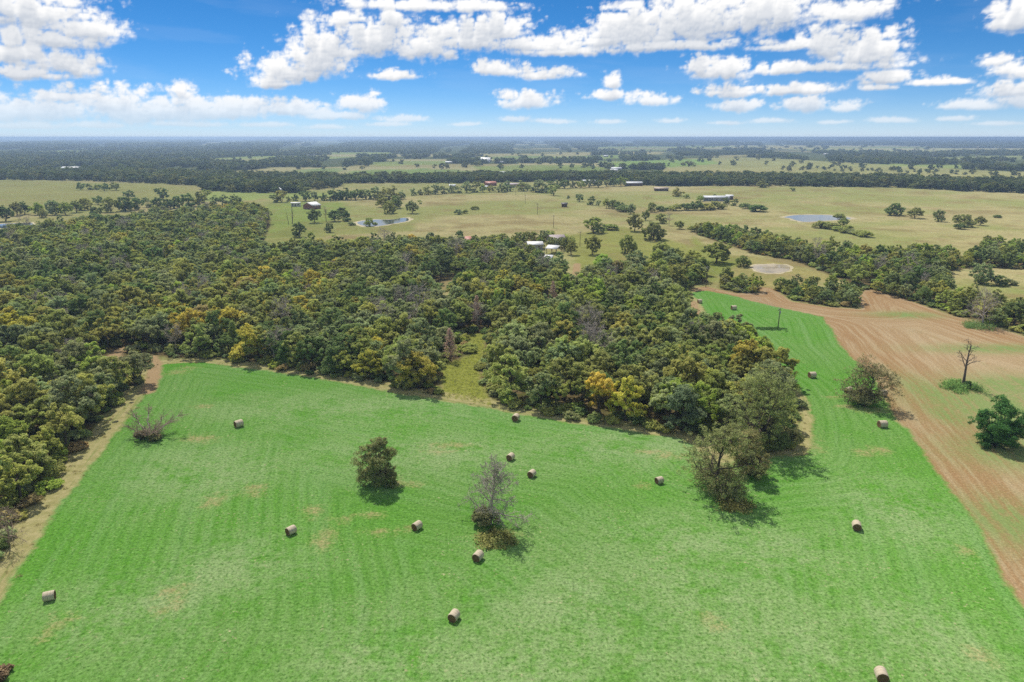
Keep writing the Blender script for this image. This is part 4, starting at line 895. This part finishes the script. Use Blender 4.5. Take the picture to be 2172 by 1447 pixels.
# ------------------------------------------------------------------ distant woods
def distant_woods():
    r = np.random.default_rng(41); pts = []
    def fill(poly, sp, lo=.8, hi=1.25):
        P = grid_points(GP(poly), sp, .4, int(r.integers(1e6))); pts.append(np.column_stack([P, r.uniform(lo, hi, len(P))]))
    fill([(724,389),(1000,389),(1200,384),(1330,386),(1448,395),(1640,395),(1900,398),(2060,407),(2172,411),(2500,420),(2500,392),(2172,388),(2050,390),(1900,382),(1640,379),(1448,377),(1300,375),(1150,374),(1000,376),(880,379),(724,381)], 9.5)
    fill([(-300,382),(0,382),(180,384),(420,394),(640,406),(700,401),(726,394),(724,378),(600,376),(400,372),(250,366),(180,366),(0,368),(-300,368)], 11)
    fill([(425,404),(520,410),(648,409),(652,400),(560,396),(430,392)], 9)
    fill([(1340,392),(1420,396),(1500,394),(1520,388),(1400,384),(1330,386)], 9)
    fill([(1640,360),(1900,368),(2172,376),(2400,380),(2400,374),(2172,370),(1900,360),(1640,354)], 30, .5, .8)
    n = 60000
    D = np.exp(r.uniform(math.log(1250), math.log(16000), n)); A = np.radians(r.uniform(-47, 47, n)); X = D * np.sin(A); Y = D * np.cos(A); P = np.stack([X, Y], 1)
    isf, h2 = far_field(X, Y); inside = np.zeros(n, bool)
    for poly, c in FIELDS: inside |= inpoly(P, poly)
    clus = fbm(X / (D * .03 + 30), Y / (D * .09 + 30), 3, .55, 91)
    keepm = np.where(isf | inside, r.random(n) < .022, clus > .40) & (Y > 1180); P = P[keepm]; D = D[keepm]
    pts.append(np.column_stack([P, r.uniform(.75, 1.3, len(P)) * np.clip(D / 3000, 1.0, 1.9)]))
    q = np.vstack(pts); n = len(q); D = np.hypot(q[:, 0], q[:, 1])
    tn = ['dark green', 'olive', 'grey green', 'yellow olive', 'lime green']; tt = np.array([TINTS[k] for k in tn])[r.choice(5, n, p=[.55, .2, .18, .05, .02])] * r.uniform(.4, .7, (n, 1))
    s = q[:, 2]; wide = r.uniform(1.0, 1.5, n) * np.clip(D / 2500, 1, 2.6); fh = np.array(FARHEDGE)
    q = np.vstack([q[:, :2], fh[:, :2]]); s = np.concatenate([s, fh[:, 2]]); wide = np.concatenate([wide, fh[:, 3]]); tt = np.vstack([tt, fh[:, 4:7]]); n = len(q)
    scatter('distant_woods', NG_FAR, np.column_stack([q[:, :2], np.zeros(n)]), r.integers(0, 5, n), r.uniform(0, 6.28, n), np.column_stack([s * wide, s * wide, s]), tt, 'hazy far-off woods and tree lines covering the plain to the horizon', 'woods')
    print('distant trees', n)
distant_woods()

# ------------------------------------------------------------------ weeds and grass tufts
def tuft_mesh(seed, n=36, h=.45, rad=.45):
    r = np.random.default_rng(seed); V = []; 
    for i in range(n):
        a = r.uniform(0, 6.28); ro = rad * math.sqrt(r.random()); p = np.array((math.cos(a) * ro, math.sin(a) * ro, 0)); d = r.normal(0, .5, 3); d[2] = 1.2; d = unit(d) * h * r.uniform(.6, 1.2); s = unit(np.cross(d, r.normal(size=3))) * .035
        V += [p - s, p + s, p + d]
    return make_mesh('tuft%d' % seed, np.array(V), [np.arange(3 * n).reshape(n, 3)], [LEAF], attrs={'var': np.repeat(r.random(n) * .75, 3)})
def tufts():
    r = np.random.default_rng(51); ng = scatter_group('tuft_scatter', [tuft_mesh(i) for i in range(4)])
    L = grid_points(LANE, .8, .5, 3); edge = []
    M = MEADOW[:-4]
    for i in range(len(M) - 1):
        a, b = M[i], M[i + 1]; n = int(np.linalg.norm(b - a) * 1.5); nv = np.array((-(b - a)[1], (b - a)[0])) / (np.linalg.norm(b - a) + 1e-9)
        t = r.random((n, 1)); q = a + (b - a) * t + nv * r.normal(3.2, 1.6, (n, 1)); edge.append(q[(sdf(q, FOREST) > -6) & (sdf(q, STUBBLE) < -3)] if n else q)
    E = np.vstack(edge); 
    x, y = G(1636, 698); pole = np.column_stack([r.normal(x - .5, 2.0, 260), r.normal(y, .7, 260)])
    P = np.vstack([L, E, pole]); n = len(P); s = r.uniform(.35, .9, n); s[-260:] *= 1.3
    c = np.vstack([np.tile((.52, .54, .16), (len(L), 1)), np.tile((.42, .38, .17), (len(E), 1)), np.tile((.14, .26, .07), (260, 1))]) * r.uniform(.75, 1.2, (n, 1))
    scatter('grass_tufts', ng, np.column_stack([P, np.zeros(n)]), r.integers(0, 4, n), r.uniform(0, 6.28, n), np.column_stack([s, s, s]), c, 'rough unmown grass along the lane and the meadow verge', 'grass')
tufts()

# ------------------------------------------------------------------ round hay bales
def bale_mats():
    m, g = new_mat('bale_wrap'); P = g.obj(); sep = g.new('ShaderNodeSeparateXYZ'); g.put(sep.inputs[0], P)
    band = g.noise(None, 1.0, 3, .6, dim='1D', w=g.math('MULTIPLY', sep.outputs[0], 9.0)); n = g.noise(P, 6, 4, .7)
    c = g.mix(g.step(band, .35, .7), alb(196,178,148), alb(228,214,188)); c = g.mix(g.step(n, .5, .78, 0, .4), c, alb(160,142,112))
    p = g.new('ShaderNodeBsdfPrincipled'); g.put(p.inputs['Base Color'], c); p.inputs['Roughness'].default_value = .75; p.inputs['Specular IOR Level'].default_value = .2
    b = g.new('ShaderNodeBump'); b.inputs['Strength'].default_value = .6; b.inputs['Distance'].default_value = .04; g.put(b.inputs['Height'], g.math('ADD', n, band)); g.put(p.inputs['Normal'], b.outputs[0])
    o = g.new('ShaderNodeOutputMaterial'); g.put(o.inputs[0], p.outputs[0])
    m2, g = new_mat('bale_end'); P = g.obj(); sep = g.new('ShaderNodeSeparateXYZ'); g.put(sep.inputs[0], P)
    rad = g.math('SQRT', g.math('ADD', g.math('POWER', sep.outputs[1], 2.0), g.math('POWER', sep.outputs[2], 2.0))); ring = g.noise(None, 1.0, 3, .6, dim='1D', w=g.math('MULTIPLY', rad, 14.0)); n = g.noise(P, 9, 4, .7)
    c = g.mix(g.step(ring, .35, .65), alb(104,78,58), alb(158,124,92)); c = g.mix(g.step(n, .5, .75, 0, .6), c, alb(84,62,46))
    d = g.new('ShaderNodeBsdfDiffuse'); g.put(d.inputs[0], c); b = g.new('ShaderNodeBump'); b.inputs['Strength'].default_value = .8; b.inputs['Distance'].default_value = .05; g.put(b.inputs['Height'], g.math('ADD', n, ring)); g.put(d.inputs['Normal'], b.outputs[0])
    o = g.new('ShaderNodeOutputMaterial'); g.put(o.inputs[0], d.outputs[0]); return m, m2
def build_bales():
    wrap, end = bale_mats(); n = 40; rad = .78; half = .76
    def ring_r(th, k): return rad * (1 + .012 * np.sin(3 * th + k) + .008 * np.sin(7 * th + 2 * k))
    th = np.arange(n) * 2 * math.pi / n
    prof = [(-half, .93), (-half + .05, .985), (-half * .6, 1.0), (-half * .2, .995), (half * .2, 1.004), (half * .6, .998), (half - .05, .985), (half, .93)]
    V = []
    for k, (x, f) in enumerate(prof):
        rr = ring_r(th, k * .3) * f; z = np.cos(th) * rr; z = np.where(z < -.70, -.70 + (z + .70) * .25, z); V.append(np.column_stack([np.full(n, x), np.sin(th) * rr, z]))
    V = np.vstack(V); i = np.arange(len(prof) - 1)[:, None] * n; j = np.arange(n)[None]; Q = np.stack([i + j, i + (j + 1) % n, i + n + (j + 1) % n, i + n + j], -1).reshape(-1, 4)
    body = make_mesh('net_wrap', V, [Q], [wrap], smooth=True)
    ends = []
    for s, k in ((-1, 0), (1, len(prof) - 1)):
        O = V[k * n:(k + 1) * n]; rings = [O]; 
        for f, dx in ((.7, .015), (.35, -.02)): q = O * np.array((1, f, f)); q[:, 0] = s * (half + dx); rings.append(q)
        W = np.vstack(rings + [np.array([[s * (half - .05), 0, 0]])]); Q = np.vstack([np.stack([a * n + j[0], a * n + (j[0] + 1) % n, (a + 1) * n + (j[0] + 1) % n, (a + 1) * n + j[0]], -1) for a in range(2)]); T = np.array([(2 * n + q, 2 * n + (q + 1) % n, 3 * n) for q in range(n)])
        ends.append(make_mesh('end_face', W, [Q, T], [end]))
    L = [  # foot of the bale in the photo, turn of the axis from the x direction, label
     (106,1272,22,'round hay bale lying near the left edge of the meadow by the track'), (618,1132,52,'round hay bale in the meadow below and left of the lone oak'), (885,1122,55,'round hay bale between the lone oak and the grey leafless tree'),
     (1014,1187,65,'round hay bale just below the grey leafless tree'), (963,1314,68,'lowest round hay bale in the middle of the meadow'), (1083,975,62,'upper of the two round bales beyond the grey leafless tree'),
     (1128,1011,60,'lower of the two round bales beyond the grey leafless tree'), (1398,1025,25,'round hay bale left of the wide thin-leaved oak'), (507,905,45,'round hay bale in the upper left of the meadow'),
     (1094,892,70,'round hay bale against the verge of the right wood'), (1816,1122,70,'round hay bale alone in the right of the meadow'), (1868,1440,76,'round hay bale at the bottom right of the meadow'),
     (1871,906,4,'round hay bale just in front of the half-bare oak'), (1722,801,8,'round hay bale in the strip left of the half-bare oak'), (1484,643,6,'farthest round hay bale at the strip\'s upper left end'),
     (1556,657,8,'round hay bale level with the pole in the upper strip'), (1557,702,6,'round hay bale left of the utility pole\'s foot'), (1799,834,30,'round hay bale half hidden left of the half-bare oak'), (1872,840,12,'round hay bale peeping out right of the half-bare oak')]
    r = np.random.default_rng(61)
    for px, py, a, lab in L:
        x, y = G(px, py); t = bpy.data.objects.new('hay_bale', None); COL.objects.link(t); t.location = (x, y, 0); t.rotation_euler = (0, 0, R(a)); s = (.77 if py > 910 else .95) * r.uniform(.97, 1.05); t.scale = (s * r.uniform(.95, 1.08), s, s)
        link('net_wrap', body, t, (0, 0, .705), 0); link('end_face', ends[0], t, (0, 0, .705)); link('end_face', ends[1], t, (0, 0, .705))
        tag(t, lab, 'hay bale', 'round hay bales')
build_bales()

# ------------------------------------------------------------------ poles and wires
def build_poles():
    wood = simple_mat('pole_wood', (.12, .095, .075), .9, .35, 2); steel = simple_mat('galvanised', (.42, .43, .44), .5, .2, 4, metal=.3); can = simple_mat('transformer_grey', (.46, .48, .49), .5, .15, 4); wire = simple_mat('wire', (.30, .30, .31), .5, .1, 1, metal=.5)
    def pole(px, py, h, lab, arm=True, tank=False, rz=0.0, rad=.15, group='wooden utility poles'):
        x, y = G(px, py); t = bpy.data.objects.new('utility_pole', None); COL.objects.link(t); t.location = (x, y, 0); t.rotation_euler = (0, 0, rz)
        b = B(); b.tube([(0, 0, -.3), (0, 0, h * .5), (0, 0, h)], [rad, rad * .85, rad * .66], 10); link('pole', b.mesh('pole', wood, True), t)
        if arm:
            link('crossarm', B().box((0, rad + .07, h - .55), (2.2, .1, .13)).mesh('crossarm', wood), t)
            for k in (-.95, 0, .95):
                link('insulator', B().tube([(k, rad + .07, h - .49), (k, rad + .07, h - .34), (k, rad + .07, h - .24)], [.04, .07, .03], 8).mesh('insulator', can), t)
        if tank:
            link('transformer', B().tube([(.42, 0, h - 1.9), (.42, 0, h - 1.86), (.42, 0, h - 1.05), (.42, 0, h - .98)], [.2, .24, .24, .16], 14).mesh('transformer', can, True), t)
        tag(t, lab, 'utility pole', group); return np.array((x, y, h))
    a = pole(1650, 697, 6.3, 'utility pole with transformer standing in the green upper strip', True, True, .9)
    b_ = pole(1497, 610, 8.2, 'utility pole by the bushes at the strip\'s far end', True, False, .9)
    pole(1569, 718, 2.6, 'short post at the edge of the green strip', False, rad=.1)
    line = [pole(px, py, 8.0, lab, True, False, .35) for px, py, lab in ((1230,524,'utility pole nearest the farm sheds in the pasture'), (1174,484,'second utility pole of the pasture line from the sheds'), (1140,455,'third utility pole of the pasture line from the sheds'), (1114,433,'fourth utility pole of the pasture line from the sheds'), (1094,414,'farthest utility pole of the pasture line'))]
    def wires(p, q, rz, lab):
        t = bpy.data.objects.new('power_line', None); COL.objects.link(t); t.location = (p[0], p[1], 0)
        for k in (-.95, .95):
            o = np.array((math.cos(rz) * k - math.sin(rz) * .2, math.sin(rz) * k + math.cos(rz) * .2, -.22)); s = np.linspace(0, 1, 13); P = p + o + (q - p) * s[:, None]; P[:, 2] -= .9 * 4 * s * (1 - s); P -= np.array((p[0], p[1], 0))
            link('wire', B().tube(P, .018, 4, False).mesh('wire', wire), t)
        tag(t, lab, 'power line', 'sagging power lines')
    wires(a, b_, .9, 'sagging wires from the transformer pole to the bushes'); 
    for i, nm in enumerate(('nearest the sheds', 'second from the sheds', 'third from the sheds', 'farthest from the sheds')): wires(line[i], line[i + 1], .35, 'sagging wires of the pasture line, span ' + nm)
    def tower(px, py, h, lab):
        x, y = G(px, py); t = bpy.data.objects.new('transmission_tower', None); COL.objects.link(t); t.location = (x, y, 0); w_ = h * .09
        for sx in (-1, 1):
            for sy in (-1, 1): link('leg', B().tube([(sx * w_, sy * w_, 0), (sx * w_ * .35, sy * w_ * .35, h * .62), (sx * w_ * .2, sy * w_ * .2, h)], .22, 4).mesh('leg', steel), t)
        br = B(); lv = np.linspace(0, 1, 9)
        for k in range(8):
            f0 = 1 - .65 * min(1, lv[k] / .62); f1 = 1 - .65 * min(1, lv[k + 1] / .62)
            for s in (-1, 1): br.tube([(-w_ * f0, s * w_ * f0, lv[k] * h), (w_ * f1, s * w_ * f1, lv[k + 1] * h)], .1, 3, False); br.tube([(w_ * f0, s * w_ * f0, lv[k] * h), (-w_ * f1, s * w_ * f1, lv[k + 1] * h)], .1, 3, False)
        link('lattice', br.mesh('lattice', steel), t)
        for z in (.7, .82, .94): link('crossarm', B().box((0, 0, h * z), (h * .26, .5, .5)).mesh('crossarm', steel), t)
        tag(t, lab, 'transmission tower', 'far transmission towers')
    tower(1936, 341, 34, 'lattice transmission tower left of the far right pair'); tower(2068, 347, 36, 'lattice transmission tower farthest right on the plain'); tower(1976, 343, 32, 'middle lattice transmission tower on the right plain')
build_poles()

# ------------------------------------------------------------------ farm buildings
def build_houses():
    M = {k: simple_mat('paint_' + k, alb(*c), .75, .15, .8) for k, c in {'white': (226,224,220), 'grey': (176,180,184), 'cream': (208,198,176), 'brick': (166,112,96), 'brown': (110,84,66), 'blue': (170,186,200), 'pink': (206,160,140)}.items()}
    RF = {k: simple_mat('roof_' + k, alb(*c), .55, .14, .6, spec=.4) for k, c in {'white': (246,245,242), 'silver': (224,226,228), 'slate': (168,152,150), 'red': (184,118,96), 'tan': (186,166,140), 'dark': (92,84,80)}.items()}
    glass, g = new_mat('window_glass'); p = g.new('ShaderNodeBsdfPrincipled'); p.inputs['Base Color'].default_value = (.03, .04, .05, 1); p.inputs['Roughness'].default_value = .1; o = g.new('ShaderNodeOutputMaterial'); g.put(o.inputs[0], p.outputs[0])
    door = simple_mat('door_paint', (.16, .11, .08), .6, .2, 2)
    def house(px, py, wp, d, hw, hr, rz, wall, roof, lab, name='farm_house', cat='house', nwin=3, open_=False):
        x, y = G(px, py); dep = project(x, y)[2]; L = wp * dep / FPX; t = bpy.data.objects.new(name, None); COL.objects.link(t); t.location = (x, y, 0); t.rotation_euler = (0, 0, R(rz)); l, e = L / 2, d / 2
        if open_:
            for sx in (-1, 0, 1):
                for sy in (-1, 1): link('post', B().box((sx * (l - .15), sy * (e - .15), hw / 2), (.2, .2, hw)).mesh('post', M[wall]), t)
        else:
            V = [(-l, -e, 0), (l, -e, 0), (l, e, 0), (-l, e, 0), (-l, -e, hw), (l, -e, hw), (l, e, hw), (-l, e, hw), (-l, 0, hw + hr), (l, 0, hw + hr)]
            link('walls', make_mesh('walls', np.array(V), [[(0, 1, 5, 4), (2, 3, 7, 6)], [(1, 2, 6, 9, 5), (3, 0, 4, 8, 7)]], [M[wall]]), t)
            for k in range(nwin):
                wx = -l + L * (k + .5) / nwin
                for s in (-1, 1):
                    if k == nwin // 2 and s == -1: link('door', B().box((wx, s * (e + .03), 1.05), (1.0, .08, 2.1)).mesh('door', door), t)
                    else: 
                        wv = link('window', B().box((wx, s * (e + .04), hw * .56), (1.3, .08, 1.15)).mesh('window', M['white']), t); link('pane', B().box((wx, s * (e + .065), hw * .56), (1.1, .06, .95)).mesh('pane', glass), wv)
        ov, th = .5, .16
        for s in (-1, 1):
            sl = hr / e; A = [(-l - ov, s * (e + ov), hw - sl * ov + .02), (l + ov, s * (e + ov), hw - sl * ov + .02), (l + ov, 0, hw + hr + .02), (-l - ov, 0, hw + hr + .02)]
            V = np.array(A + [(q[0], q[1], q[2] + th) for q in A]); link('roof_slope', make_mesh('roof_slope', V, [[(0, 1, 2, 3), (7, 6, 5, 4), (0, 4, 5, 1), (1, 5, 6, 2), (2, 6, 7, 3), (3, 7, 4, 0)]], [RF[roof]]), t)
        tag(t, lab, cat); return t
    house(1180, 517, 30, 9, 2.8, 1.9, 14, 'blue', 'slate', 'farmhouse with brown-grey roof among the trees behind the wood')
    house(1134, 528, 30, 8, 2.7, 1.0, 6, 'grey', 'white', 'long white-roofed shed left of the brown-grey roofed farmhouse', 'shed', 'shed', 2)
    house(1175, 537, 22, 8, 2.8, 1.0, -24, 'brown', 'white', 'white-roofed open shed just below the brown-grey roofed farmhouse', 'open_shed', 'shed', 0, True)
    house(1162, 560, 18, 7, 3.2, .8, -12, 'grey', 'white', 'lowest white-roofed shed half hidden in the wood', 'shed', 'shed', 2)
    house(994, 522, 15, 7, 3.4, 1.6, 12, 'cream', 'red', 'small red-roofed shed in the wood behind the grass lane', 'shed', 'shed', 1)
    house(662, 443, 24, 10, 3, 2.2, 62, 'brick', 'white', 'small brick farmhouse with white roof in the left pasture')
    house(628, 438, 18, 3, 2.9, .4, 4, 'white', 'white', 'white camper trailer left of the brick farmhouse', 'camper_trailer', 'trailer', 3)
    house(1197, 439, 11, 4, 2.6, .8, 0, 'brown', 'dark', 'little brown hut alone in the middle pasture', 'hut', 'hut', 1)
    house(1518, 426, 52, 9, 3.2, 1.2, -2, 'grey', 'silver', 'long pale mobile home in the right pasture', 'mobile_home', 'house', 5)
    house(1546, 423, 14, 7, 3.2, .9, -6, 'brown', 'white', 'white-roofed shed at the right end of the mobile home', 'shed', 'shed', 1)
    house(1402, 405, 28, 8, 2.6, 1.3, -4, 'brown', 'tan', 'low brown barn in the field below the dark wood', 'barn', 'barn', 3)
    house(1343, 394, 36, 10, 3.2, 1.4, 4, 'brown', 'silver', 'long silver-roofed barn at the edge of the dark wood', 'barn', 'barn', 3)
    house(1251, 388, 32, 9, 2.6, 1.0, 2, 'grey', 'silver', 'low grey barn before the dark wood in the centre', 'barn', 'barn', 4)
    house(1092, 396, 40, 9, 2.8, 1.2, 2, 'pink', 'slate', 'long low farm building behind the middle hedge', 'farm_building', 'building', 5)
    house(1040, 394, 22, 10, 3, 2, 20, 'brick', 'red', 'reddish farmhouse behind the middle hedge')
    house(1028, 402, 12, 8, 2.8, 1.2, 10, 'white', 'silver', 'small white shed beside the reddish farmhouse', 'shed', 'shed', 1)
    house(960, 399, 12, 8, 2.8, 1.2, 0, 'grey', 'silver', 'leftmost small shed behind the middle hedge', 'shed', 'shed', 1)
    house(1030, 346, 20, 16, 4, 8, 0, 'white', 'white', 'big white gabled hall far out on the plain', 'hall', 'hall', 4)
    house(1060, 347, 18, 10, 3, 2, 0, 'white', 'silver', 'white wing right of the big gabled hall', 'hall_wing', 'hall', 4)
    house(155, 361, 40, 14, 3.5, 2.4, 2, 'cream', 'silver', 'long white-roofed barn on the far left', 'barn', 'barn', 6)
    for px, py, wp, lab in ((953,347,20,'white-roofed barn left of the big gabled hall'), (1150,340,16,'leftmost of three white barns right of the gabled hall'), (1166,340,12,'middle of three white barns right of the gabled hall'), (1130,341,8,'small white barn nearest the gabled hall'), (1285,333,12,'white house among far trees above the bright green field'), (1307,361,26,'long grey barn before the bright green field'),
                            (1302,365,18,'low white shed below the long grey barn'), (812,374,20,'grey-roofed shed left of the far dark wood'), (1060,371,30,'white roof showing inside the dark wood'), (600,337,14,'white far house left of the plain\'s middle'), (660,331,18,'pale far barn above the left woods'), (1876,302,10,'white speck of a house near the right horizon'), (1494,378,8,'white-roofed shed inside the right dark wood'),(598,408,10,'white shed in the dark clump behind the left pasture'),(504,358,24,'pale roof in the far left woods'),(1752,329,14,'pale barn on the far right plain')):
        house(px, py, wp * .8, 10, 3, 1.8, 0, 'cream', 'silver', lab, 'far_barn', 'barn', 2)
    house(38, 520, 14, 8, 4.2, 1.8, 70, 'pink', 'tan', 'pink house in the left wood at the photo edge', 'house', 'house', 2)
    house(22, 532, 22, 8, 4.0, 1.2, 10, 'grey', 'silver', 'grey-roofed house in the left wood below the pink house', 'house', 'house', 2)
build_houses()

# ------------------------------------------------------------------ haze
def build_haze():
    m, g = new_mat('haze'); v = g.new('ShaderNodeVolumePrincipled'); o = g.new('ShaderNodeOutputMaterial')
    v.inputs['Color'].default_value = (.54, .74, 1.0, 1); v.inputs['Density'].default_value = 0.00016; v.inputs['Anisotropy'].default_value = 0.2
    g.put(o.inputs['Volume'], v.outputs[0])
    try: m.cycles.homogeneous_volume = True
    except Exception: pass
    h = 31000.0; tag(link('haze', B().box((0, 0, 29.5), (2 * h, 2 * h, 61)).mesh('haze', m)), 'thin blue haze over the plain', 'haze', kind='stuff')
build_haze()
finish_labels()
